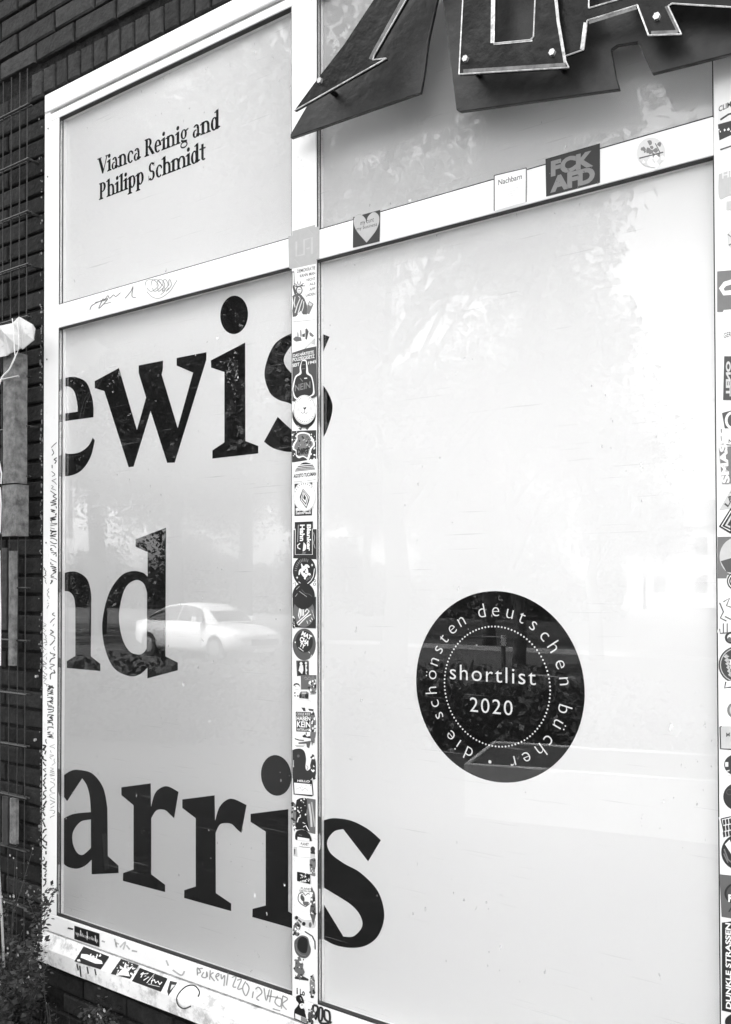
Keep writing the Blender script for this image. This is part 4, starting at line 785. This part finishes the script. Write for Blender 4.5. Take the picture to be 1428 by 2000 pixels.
# ================================================================== LEFT CLUTTER: mesh, planks, sheet, string
M_WIRE = mat('wire_mesh_steel', 0.035, 0.5, metal=0.4, var=0.4, scale=40)
YW = -0.045
fence = empty('wire_mesh_panel', P(20, 1500, YW), 'dark double rod wire mesh panel mounted against the sooty bricks', 'fence')
zlo, zhi = P(20, 1830, YW).z, P(20, 158, YW).z
for xp in (-52, -35, -17, 4.5, 20.5, 37, 51.5):
    x = P(xp, 700, YW).x; MB().tube([(x, YW, zlo), (x, YW, zhi + (0.01 if xp > 0 else 0))], 0.0021, 6).build('upright_wire', M_WIRE, fence)
x1 = P(54, 900, YW-0.006).x; x0 = P(-60, 900, YW-0.006).x
for yp in (205, 311, 413, 516, 618, 735, 832, 930, 1040, 1148, 1252, 1357, 1459, 1560, 1664, 1775):
    zz = P(52, yp, YW-0.006).z
    for dy in (-0.0065, 0.0065): MB().tube([(x0, YW+dy, zz), (x1, YW+dy, zz)], 0.0034, 6).build('rod', M_WIRE, fence)
for yp in (309, 413, 516, 832):
    q = P(52, yp, YW); MB().tube([(q.x, YW, q.z), (q.x, 0.01, q.z)], 0.005, 6).build('wall_anchor', M_WIRE, fence)
M_WOOD = mat('weathered_pale_wood', 0.13, 0.8, var=0.6, scale=34, bump=0.5, bscale=50)
M_WOOD2 = mat('weathered_dark_wood', 0.03, 0.85, var=0.4, scale=18, bump=0.5, bscale=50)
def plank(label, x0p, x1p, y0p, y1p, y, th, m, tilt=0.0):
    a = P(x0p, (y0p+y1p)/2, y); b = P(x1p, (y0p+y1p)/2, y); zt = P((x0p+x1p)/2, y0p, y).z; zb = P((x0p+x1p)/2, y1p, y).z; L = b.x-a.x
    t = MB(); n = 10; rd = random.Random(int(x0p*7+y0p)); xc = (a.x+b.x)/2
    for i in range(n+1):
        z = zb+(zt-zb)*i/n; d = rd.uniform(-.0012,.0012)
        t.v += [Vector((xc-L/2+d, y, z)), Vector((xc-L*0.2+d, y-0.003, z)), Vector((xc+L/2+d, y, z)), Vector((xc+L/2+d, y+th, z)), Vector((xc-L/2+d, y+th, z))]
    t.f = [(i*5+k, i*5+(k+1) % 5, (i+1)*5+(k+1) % 5, (i+1)*5+k) for i in range(n) for k in range(5)]+[(4,3,2,1,0), tuple(n*5+k for k in range(5))]
    o = t.build('wood_plank', m); tag(o, label, 'plank'); return o
plank('upper length of pale weathered timber post behind the hanging sheet', 6, 29, 690, 944, -0.10, 0.05, M_WOOD)
plank('lower length of pale weathered timber post below the joint', 4, 31.5, 947, 1047, -0.10, 0.05, M_WOOD)
plank('thin grey slat wedged in the wire mesh below the timber post', 17, 28.5, 1076, 1300, -0.062, 0.012, M_WOOD)
plank('narrow dark slat left of the thin grey slat', 3, 13, 1070, 1230, -0.062, 0.012, M_WOOD2)
plank('short scarred grey slat low in the wire mesh', 19, 31, 1560, 1648, -0.062, 0.012, M_WOOD)
plank('short mottled dark slat low in the wire mesh', 4, 15, 1556, 1650, -0.062, 0.012, M_WOOD2)
q = P(20, 737, -0.11); clamp = MB().tube([P(4, 742, -0.115), P(37, 735, -0.115)], 0.004, 6).build('clamp_rod', mat('clamp_steel', 0.3, 0.4, metal=0.5)); tag(clamp, 'short grey clamp rod across the timber post', 'rod')
# folded white sheet
YS = -0.13
SHP = [(-60,645,0),(-8,640,.0),(3,638,-.01),(20,630,.008),(43,620,-.012),(58,632,.01),(72,643,-.006),(60,662,.012),(45,683,-.004),(36,678,.012),(24,690,-.006),(10,694,.006),(-10,700,-.004),(-60,712,0),(24,655,-.03),(36,655,.012),(52,650,-.012),(2,668,.014),(12,650,-.012),(-28,668,-.02),(32,670,-.012),(-10,655,.012)]
pts2 = []; dep = {}
for a, b, d in SHP: q = P(a, b, YS); pts2.append(Vector((q.x, q.z)))
import mathutils
vo, eo, fo, *_r = mathutils.geometry.delaunay_2d_cdt(pts2, [(i, (i+1) % 14) for i in range(14)], [], 1, 1e-6)
M_SHEET = mat('white_plastic_sheet', 0.55, 0.3, var=0.10, scale=30, dirt=0.12, dirt_scale=55, dirt_g=0.25)
def sdep(v): return min(zip(pts2, SHP), key=lambda t: (t[0]-v).length)[1][2]
vs = [Vector((v.x, YS+sdep(v), v.y)) for v in vo]
sh = MB(); n_ = len(vs); sh.add(vs+[v+Vector((0, .003, 0)) for v in vs], [tuple(f) for f in fo]+[tuple(i+n_ for i in f[::-1]) for f in fo])
tag(sh.build('plastic_sheet', M_SHEET), 'folded white plastic sheet tied in front of the brick wall', 'sheet')
st = MB(); st.tube([P(a, b, YS-0.03) for a, b in smooth_open(PX(24,622, 27,650, 28,680, 30,697))], 0.0018, 5); st.tube([P(a, b, YS-0.03) for a, b in smooth_open(PX(34,630, 37,665, 35,685, 30,697))], 0.0018, 5)
st.tube([P(a, b, YS-0.03) for a, b in smooth_open(PX(30,697, 18,722, 5,736, -4,760, -12,800))], 0.003, 5)
tag(st.build('white_string', mat('string', 0.75, 0.7)), 'knotted white string hanging from the folded sheet', 'string')
lb = MB(); lb.tube([P(-2, 900, -0.12), P(3, 925, -0.12), P(2, 945, -0.12)], 0.003, 5); lb.tube([P(0, 952, -0.12), P(2, 985, -0.12), P(0, 1040, -0.12)], 0.003, 5); lb.tube([P(-1, 1075, -0.12), P(1, 1200, -0.12), P(0.5, 1300, -0.12)], 0.003, 5)
tag(lb.build('white_cable', mat('white_cable', 0.7, 0.4)), 'thin white cable running down beside the timber post', 'cable')
sp = MB().tube([P(-3, 1690, -0.2), P(4, 1800, -0.2), P(8, 1890, -0.2)], 0.0045, 6).build('metal_rod', mat('pale_rod', 0.5, 0.35, metal=0.5)); tag(sp, 'slanting pale metal rod at the weeds', 'rod')
for lab, a, b in (('loose pale screw head in the bricks beside the lower jamb', 71.5, 1321), ('round pale plug in the bricks beneath the screw head', 69, 1445)):
    q = P(a, b, 0.0); o = MB().tube([(q.x, -0.004, q.z), (q.x, 0.012, q.z)], 0.0055, 10).build('wall_plug', M_BOLT); tag(o, lab, 'wall plug')
# flaked white paint and filler along the brick edge
fl = MB(); rd = random.Random(11)
for _ in range(230):
    py = rd.uniform(200, 1800) if rd.random() < .35 else rd.gauss(rd.choice((690, 850, 1000, 1260, 1570, 1650)), 45); px = 82.5-abs(rd.gauss(0, 2.4)); r_ = rd.uniform(.6, 2.3); k = rd.randint(4, 7); ex = rd.uniform(1, 2.6)
    fl.sheet([wl([(px+r_*rd.uniform(.5,1.1)*math.cos(6.283*i/k), py+ex*r_*rd.uniform(.5,1.1)*math.sin(6.283*i/k)) for i in range(k)], 0.002)], 0.002-0.00001*(_ % 20))
fo_ = fl.build('paint_flakes', mat('flaked_filler', 0.16, 0.9, var=0.6, scale=60), wall); fo_['kind'] = 'stuff'

# ================================================================== WEEDS
M_WEED = leaf_mat('weed_leaf', 0.035, 0.25); M_STALK = mat('weed_stalk', 0.035, 0.7, var=0.3); M_PETAL = mat('pale_petal', 0.35, 0.6, var=0.2)
def weed(label, bx, by, h, lean, seed, nleaf=160, blooms=0, branches=5, lsz=0.011, spread=0.10, gz=None):
    rd = random.Random(seed); gz = ground_z(by); root = empty('weed', (bx, by, gz), label, 'weed', 'weeds at the foot of the wall')
    stm = MB(); lf = MB(); pt = MB(); tips = []
    def stalk(p0, d, L, r):
        pts = [p0]; p = p0.copy(); dd = d.copy(); n = 7
        for i in range(n):
            dd = (dd+Vector((rd.gauss(0,.09), rd.gauss(0,.09), rd.gauss(0,.03)))).normalized(); p = p+dd*(L/n); pts.append(p.copy())
        stm.tube(pts, r, 5, r*0.35); return pts
    main = stalk(Vector((bx, by, gz)), Vector((lean, rd.uniform(-.1,.1), 1)).normalized(), h, 0.0032); allp = [(p, .6) for p in main[2:]]; tips.append(main[-1])
    for _ in range(branches):
        k = rd.randint(3, 6); a = rd.uniform(0, 6.28); br = stalk(main[k], Vector((math.cos(a)*.3, math.sin(a)*.3, .9)).normalized(), h*rd.uniform(.15,.34), 0.0018); allp += [(p, 1) for p in br[1:]]; tips.append(br[-1])
    for _ in range(nleaf):
        p, s_ = rd.choice(allp); a = rd.uniform(0, 6.28); el = rd.uniform(-.5, .7); d = Vector((math.cos(a)*math.cos(el), math.sin(a)*math.cos(el), math.sin(el))); L = lsz*rd.uniform(.7, 2.2)
        o = p+Vector((rd.gauss(0,.3), rd.gauss(0,.3), rd.gauss(0,.6)))*0.03; sd_ = d.cross(Vector((rd.uniform(-1,1), rd.uniform(-1,1), 1))).normalized()*L*0.28
        lf.add([o, o+d*L*0.5+sd_, o+d*L, o+d*L*0.5-sd_], [(0,1,2,3)])
    for _ in range(int(blooms*.45)):
        t = rd.choice(tips); o = t+Vector((rd.gauss(0,.012), rd.gauss(0,.012), rd.gauss(0,.012))); r_ = rd.uniform(.0025,.005)
        for q in range(5):
            a = q*1.2566; nn = Vector((math.cos(a), -0.5, math.sin(a))).normalized(); s2 = nn.cross(Vector((0,1,0))).normalized()*r_*.6; pt.add([o, o+nn*r_+s2, o+nn*r_*1.6, o+nn*r_-s2], [(0,1,2,3)])
    stm.build('stalk', M_STALK, root); lf.build('leaf', M_WEED, root)['kind'] = 'stuff'
    if blooms: pt.build('blossom', M_PETAL, root)['kind'] = 'stuff'
def wx(px, y): return P(px-9, 1850, y).x
weed('tall weed with clusters of small pale blossoms beside the sill end', wx(30,-.16), -.16, 0.66, .03, 1, 260, 46, 7)
weed('upright bushy weed touching the left end of the sill', wx(44,-.20), -.20, 0.60, -.02, 2, 360, 30, 8, .012)
weed('slender single stalk weed standing in front of the sill', wx(118,-.15), -.15, 0.52, .10, 3, 90, 8, 2, .008)
weed('leafy weed filling the gap under the sill end', wx(46,-.14), -.14, 0.36, .06, 4, 420, 14, 8, .012)
weed('low broad leaved weed at the corner of the wall', wx(6,-.22), -.22, 0.30, -.05, 5, 260, 6, 7, .020)
weed('thin weed with nodding pale tips under the middle of the sill', wx(215,-.12), -.12, 0.34, .05, 6, 140, 16, 5, .010)
weed('straggly weed leaning along the wall beneath the sill', wx(150,-.10), -.10, 0.30, .35, 7, 200, 4, 6, .012)
weed('wiry weed with scattered blossom heads near the wire mesh', wx(24,-.12), -.12, 0.74, .02, 8, 140, 22, 5, .009)
weed('dense low weed with narrow leaves at the pavement edge', wx(30,-.28), -.28, 0.36, .05, 9, 420, 10, 8, .014)
for lb_, a, y_, h, sd_, nl in (('tangled weed with drooping leaves between the mesh and the rod', 14, -.17, .52, 21, 420), ('dark bushy weed under the slanting metal rod', 2, -.24, .46, 22, 460), ('leaning weed with fine leaves below the wire mesh', 34, -.22, .50, 23, 460), ('thick dark weed crowding the sill corner from below', 44, -.24, .34, 24, 480), ('sprawling dark weed in the shadow of the sill', 108, -.16, .26, 25, 420), ('feathery weed further along beneath the sill', 190, -.14, .26, 26, 360)): weed(lb_, wx(a, y_), y_, h, .02, sd_, nl, 8, 9, .014)
gr = MB(); rd = random.Random(3)
for _ in range(2600):
    x = rd.uniform(-3.4, -1.2); y = -abs(rd.gauss(0, .13))-0.015; L = rd.uniform(.06, .24); a = rd.uniform(0, 6.28); z0 = ground_z(y)-0.003
    s_ = Vector((math.cos(a), math.sin(a), 0))*0.0025; tip = Vector((rd.gauss(0,.35), rd.gauss(0,.25), 1)).normalized()*L
    gr.add([Vector((x,y,z0))-s_, Vector((x,y,z0))+s_, Vector((x,y,z0))+tip*.6+s_*.7, Vector((x,y,z0))+tip], [(0,1,2,3)])
tag(gr.build('grass', M_WEED), 'unmown grass along the foot of the wall', 'grass', kind='stuff')

# ================================================================== STREET BEHIND THE CAMERA (seen mirrored in the glass)
M_LEAF = leaf_mat('tree_leaf', 0.09, 0.25); M_BARK = mat('bark', 0.06, 0.9, var=0.4, scale=6, bump=0.6, bscale=14)
def tree_meshes(seed, H, cr, trunk_r, nleaf, clear):
    rd = random.Random(seed); t = MB(); pts = [Vector((rd.gauss(0,.03)*i, rd.gauss(0,.03)*i, H*0.62*i/7)) for i in range(8)]; t.tube(pts, trunk_r, 10, trunk_r*.45); blobs = []
    for _ in range(13):
        a = rd.uniform(0, 6.28); k = rd.randint(3, 7); e = Vector((math.cos(a)*cr*rd.uniform(.35,.95), math.sin(a)*cr*rd.uniform(.35,.95), rd.uniform(clear+.6, H-0.8))); p0 = pts[k] if pts[k].z < e.z else pts[3]
        mid = (p0+e)/2+Vector((0,0,.35)); t.tube([p0, mid, e], trunk_r*.32, 6, .02); blobs.append((e, rd.uniform(.22,.42)*cr))
    blobs.append((Vector((0,0,H-.9)), cr*.5)); l = MB()
    for _ in range(nleaf):
        c_, r_ = rd.choice(blobs); v = Vector((rd.gauss(0,1), rd.gauss(0,1), rd.gauss(0,.8))).normalized()*r_*rd.random()**.45*1.35; o = c_+v; s_ = rd.uniform(.06,.12)
        u = Vector((rd.gauss(0,1), rd.gauss(0,1), rd.gauss(0,1))).normalized(); w2 = u.cross(Vector((rd.gauss(0,1), rd.gauss(0,1), rd.gauss(0,1)))).normalized()
        l.add([o-u*s_, o+w2*s_*.6, o+u*s_, o-w2*s_*.6], [(0,1,2,3)])
    return mesh('trunk', t.v, t.f, M_BARK, True), mesh('crown', l.v, l.f, M_LEAF)
TM = [tree_meshes(1, 9.0, 3.0, .21, 12000, 3.0), tree_meshes(2, 11.0, 3.6, .26, 15000, 3.4), tree_meshes(3, 7.5, 2.4, .15, 8000, 2.6), tree_meshes(4, 22.0, 5.8, .36, 62000, 4.0), tree_meshes(5, 20.5, 5.2, .32, 52000, 3.6)]
tn = [0]
def tree(label, px, py, k, sc=1.0, z=-0.4):
    q = R(px, py, z); root = empty('street_tree', q, label, 'tree', 'trees along the street', random.uniform(0, 6)); root.scale = (sc,)*3
    for nm, me in zip(('trunk', 'crown'), TM[k]): o = bpy.data.objects.new(nm, me); COL.objects.link(o); o.parent = root
tree('thick trunked tree mirrored left of the black round decal', 770, 1372, 1, 1.0)
tree('straight trunked tree mirrored behind the word shortlist', 955, 1262, 0, 1.1)
tree('dark slender tree mirrored right of the word shortlist', 1012, 1306, 2, 1.15)
tree('tall tree mirrored right of the black round decal', 1165, 1290, 0, 0.9)
tree('leafy park tree mirrored above the white parked car', 480, 1232, 3, 1.0)
tree('leafy park tree mirrored above the letter d', 345, 1236, 4, 1.1)
tree('leafy park tree mirrored at the left jamb', 190, 1240, 3, 1.0)
tree('distant park tree mirrored left of the mullion', 600, 1222, 4, 1.0)
tree('distant park tree mirrored in the middle of the right pane', 720, 1205, 4, 1.0)
tree('distant park tree mirrored above the black round decal', 860, 1180, 0, 1.5)
tree('distant park tree mirrored near the right post', 1260, 1190, 2, 1.2)
tree('small park tree mirrored under the letters w and i', 90, 1236, 4, 1.1)

# ---- car
M_CAR = mat('white_car_paint', 0.78, 0.25, var=0.01, coat=1.0); M_CGL = mat('car_glass', 0.03, 0.03, var=0.0, spec=0.9); M_TYRE = mat('tyre', 0.02, 0.8); M_RIM = mat('rim_alloy', 0.5, 0.3, metal=0.8); M_GRL = mat('grille', 0.03, 0.3); M_LMP = mat('lamp_glass', 0.7, 0.1, coat=1.0)
def car_parts(root):
    st_ = [(-2.35,.62,.45,.80),(-2.25,.80,.30,.95),(-1.9,.88,.24,1.00),(-1.2,.91,.22,1.00),(-.2,.92,.20,.99),(.7,.92,.20,.97),(1.2,.92,.22,.94),(1.8,.89,.24,.86),(2.2,.80,.26,.76),(2.40,.60,.34,.66)]
    b = MB(); k = 8
    for x, hw, z0, z1 in st_: b.v += [Vector(v) for v in ((x,-hw*.9,z0),(x,-hw,z0+.12),(x,-hw,z1-.22),(x,-hw*.93,z1-.03),(x,-hw*.6,z1+.02),(x,hw*.6,z1+.02),(x,hw*.93,z1-.03),(x,hw,z1-.22),(x,hw,z0+.12),(x,hw*.9,z0))]
    k = 10; b.f = [(i*k+j, i*k+(j+1)%k, (i+1)*k+(j+1)%k, (i+1)*k+j) for i in range(len(st_)-1) for j in range(k)]+[tuple(range(k)), tuple((len(st_)-1)*k+j for j in range(k))]
    def loc(mb, nm, m, par=root, sm=False):
        me = mesh(nm, mb.v, mb.f, m, sm); bm = bmesh.new(); bm.from_mesh(me); bmesh.ops.recalc_face_normals(bm, faces=bm.faces); bm.to_mesh(me); bm.free(); o = bpy.data.objects.new(nm, me); COL.objects.link(o); o.parent = par; return o
    body = loc(b, 'body', M_CAR, sm=True)
    cb = [(-2.0,.62,.99),(-1.55,.60,1.20),(-.95,.59,1.40),(-.2,.60,1.46),(.35,.60,1.42),(.75,.61,1.26),(1.25,.66,.96)]; r = MB()
    for x, hw, z in cb: r.v += [Vector(v) for v in ((x,-.84,.95 if z > 1 else z-.03),(x,-hw,z-.02),(x,-hw*.6,z+.015),(x,hw*.6,z+.015),(x,hw,z-.02),(x,.84,.95 if z > 1 else z-.03))]
    r.f = [(i*6+j, i*6+j+1, (i+1)*6+j+1, (i+1)*6+j) for i in range(len(cb)-1) for j in range(5)]
    loc(r, 'roof', M_CAR, sm=True)
    def quad(vs, nm, m): loc(MB().add(vs, [tuple(range(len(vs)))]), nm, m)
    e = .012
    quad([(1.22,-.60,1.0),(1.22,.60,1.0),(.72,.56,1.285),(.72,-.56,1.285)], 'windscreen', M_CGL) if False else None
    quad([(1.20+e,-.60,1.00),(1.20+e,.60,1.00),(.78+e,.54,1.265),(.78+e,-.54,1.265)], 'windscreen', M_CGL)
    quad([(-1.95-e,-.55,1.03),(-1.95-e,.55,1.03),(-1.55-e,.5,1.22),(-1.55-e,-.5,1.22)], 'rear_window', M_CGL)
    for s_ in (-1, 1):
        quad([(.95,s_*.845,1.0),(.62,s_*.68,1.29),(.33,s_*.64,1.36),(-.18,s_*.635,1.40),(-.18,s_*.845,1.0)], 'side_window', M_CGL)
        quad([(-.25,s_*.845,1.0),(-.25,s_*.635,1.40),(-.9,s_*.635,1.34),(-1.5,s_*.70,1.14),(-1.6,s_*.845,1.0)], 'side_window', M_CGL)
        loc(MB().add([(2.22,s_*.80,.58),(2.38,s_*.56,.56),(2.37,s_*.54,.67),(2.12,s_*.82,.72)], [(0,1,2,3)]), 'headlight', M_LMP).location = (.02, s_*.012, .01)
        loc(MB().box(.72,.90,s_*.90 if s_ > 0 else -1.08,1.08 if s_ > 0 else -.90,.98,1.12), 'wing_mirror', M_CAR)
        for x in (-1.42, 1.45):
            w_ = loc(MB().tube([(x,s_*.72,.33),(x,s_*.93,.33)], .33, 22), 'wheel', M_TYRE); loc(MB().tube([(x,s_*.92,.33),(x,s_*.937,.33)], .21, 16), 'rim', M_RIM, w_)
    loc(MB().box(2.405,2.425,-.45,.45,.44,.60), 'grille', M_GRL); loc(MB().box(2.30,2.44,-.30,.30,.26,.36), 'number_plate', mat('plate', 0.8))
q = (R(299.6,1280,-.5), R(411.6,1290.6,-.5)); dv = (q[1]-q[0]); az = math.atan2(dv.y, dv.x); mid_ = (q[0]+q[1])/2; sidev = Vector((math.sin(az), -math.cos(az), 0))*.93
car = empty('parked_car', mid_+sidev, 'white saloon car mirrored in the glass behind the letter d', 'car', None, az); car_parts(car); car.scale = (1.07,)*3
car2 = empty('parked_car', R(505, 1180, -.4), 'distant white car mirrored above the nearer saloon', 'car', None, 0.1); car_parts(car2)

# ---- hedge, bench block, bollard
M_CONC = mat('concrete', 0.36, 0.85, var=0.15, scale=5, bump=0.3)
q = R(985, 1494, ground_z(-5.5)+0.0); zb_ = ground_z(-5.2)
tp = P(905, 1490, 0); 
def Rz(px, py, z): return R(px, py, z)
zt_ = 0.30; a = Rz(905, 1490, zt_); b = Rz(1120, 1506, zt_); dv = (b-a); az = math.atan2(dv.y, dv.x)
blk = empty('planter_box', (a.x, a.y, ground_z(a.y)), 'pale concrete planter box mirrored at the bottom of the round decal', 'planter', None, az)
def lbox(nm, m, *bx):
    o = MB().box(*bx).build(nm, m, None, bevel=.008); o.parent = blk; return o
hz_ = zt_-ground_z(a.y)
lbox('side', M_CONC, 0, 2.6, -.04, 0, -.05, hz_); lbox('side', M_CONC, 0, 2.6, -1.0, -.96, -.05, hz_); lbox('end', M_CONC, 0, .04, -.959, -.041, -.05, hz_); lbox('end', M_CONC, 2.56, 2.6, -.959, -.041, -.05, hz_)
lbox('soil', mat('soil', 0.03, 0.95, var=0.4, bump=0.5), .041, 2.559, -.959, -.041, 0, hz_-.012)
def bush(label, px, py, r_, seed, n=2600, z=-.3):
    q = R(px, py, z); q.z = ground_z(q.y); root = empty('shrub', q, label, 'shrub', 'shrubs in the planting strip'); rd = random.Random(seed); l = MB(); s_ = MB()
    for _ in range(26):
        a = rd.uniform(0, 6.28); s_.tube([q, q+Vector((math.cos(a)*r_*.5, math.sin(a)*r_*.5, r_*rd.uniform(.6,1.15)))], .008, 4, .002)
    for _ in range(n):
        v = Vector((rd.gauss(0,.45), rd.gauss(0,.45), abs(rd.gauss(0,.42)))); o = q+Vector((v.x*r_, v.y*r_, min(v.z, 1)*r_*.95)); u = Vector((rd.gauss(0,1), rd.gauss(0,1), rd.gauss(0,1))).normalized(); w2 = u.cross(Vector((rd.gauss(0,1), rd.gauss(0,1), 1))).normalized(); k = rd.uniform(.03,.07)
        l.add([o-u*k, o+w2*k*.6, o+u*k, o-w2*k*.6], [(0,1,2,3)])
    s_.build('twig', M_BARK, root)['kind'] = 'stuff'; l.build('foliage', M_WEED, root)['kind'] = 'stuff'
bush('dark shrub mirrored below the word shortlist', 960, 1455, 0.95, 1); bush('dark shrub mirrored at the right rim of the round decal', 1090, 1462, 0.85, 2)
for lb_, x_, r_ in (('dark shrub mirrored behind the letter a', 150, .9), ('dark shrub mirrored below the letter d', 270, 1.0), ('dark shrub mirrored over the first letter r', 390, .9), ('dark shrub mirrored over the second letter r', 500, 1.0), ('dark shrub mirrored right of the mullion', 640, .95), ('dark shrub mirrored under the thick trunk', 745, .9)): bush(lb_, x_, 1452, r_, x_, 2200)
bush('dark shrub mirrored left of the year on the decal', 850, 1450, 0.9, 3); bush('dark shrub mirrored right of the round decal', 1220, 1470, 0.85, 4)
q = R(982, 1345, ground_z(-9)); q.z = ground_z(q.y)
bo = empty('bollard', q, 'slim bollard with pale reflective top mirrored above the word shortlist', 'bollard')
MB().tube([q, q+Vector((0,0,.85))], .045, 10).build('post', mat('bollard_dark', 0.05, 0.5), bo); MB().tube([q+Vector((0,0,.85)), q+Vector((0,0,1.05))], .047, 10).build('reflector_band', mat('bollard_white', 0.8, 0.4), bo)

# ---- pale houses beyond the park
M_HOUSE = mat('pale_render', 0.55, 0.9, var=0.08, scale=.4); M_HW = mat('house_window', 0.05, 0.1); M_ROOF = mat('roof', 0.12, 0.8)
def house(label, x, y, w_, h_, nw, nf, mw=None):
    r = empty('house', (x, y, -.5), label, 'house', 'houses beyond the park')
    MB().box(x-w_/2, x+w_/2, y-9, y, -.6, h_).build('wall', mw or M_HOUSE, r)
    MB().add([(x-w_/2-.4,y+.4,h_),(x+w_/2+.4,y+.4,h_),(x+w_/2+.4,y-9.4,h_),(x-w_/2-.4,y-9.4,h_),(x-w_/2-.4,y-4.5,h_+2.6),(x+w_/2+.4,y-4.5,h_+2.6)], [(0,1,5,4),(2,3,4,5),(1,2,5),(3,0,4),(3,2,1,0)]).build('roof', M_ROOF, r)
    for i in range(nw):
        for j in range(nf):
            xx = x-w_/2+(i+.5)*w_/nw; zz = 0.8+j*3.0
            MB().box(xx-.55, xx+.55, y-.02, y+.04, zz, zz+1.5).build('window', M_HW, r)
hd = MB(); rd = random.Random(31)
for _ in range(40000):
    x = rd.uniform(-100, -14); o = Vector((x, -44+rd.gauss(0,.8)+0.10*(x+40), -.4+(3.6+1.2*math.sin(x*.5)+.8*math.sin(x*1.7))*rd.random()**.8)); u = Vector((rd.gauss(0,1), rd.gauss(0,1), rd.gauss(0,1))).normalized(); w2 = u.cross(Vector((rd.gauss(0,1), rd.gauss(0,1), 1))).normalized(); k = rd.uniform(.15,.32)
    hd.add([o-u*k, o+w2*k*.6, o+u*k, o-w2*k*.6], [(0,1,2,3)])
tag(hd.build('hedgerow', leaf_mat('hedge_leaf', 0.05, 0.2)), 'far leafy hedgerow of the park mirrored in the glass', 'hedge', kind='stuff')
house('pale house mirrored beyond the middle of the right pane', -26, -74, 20, 6.2, 6, 2)
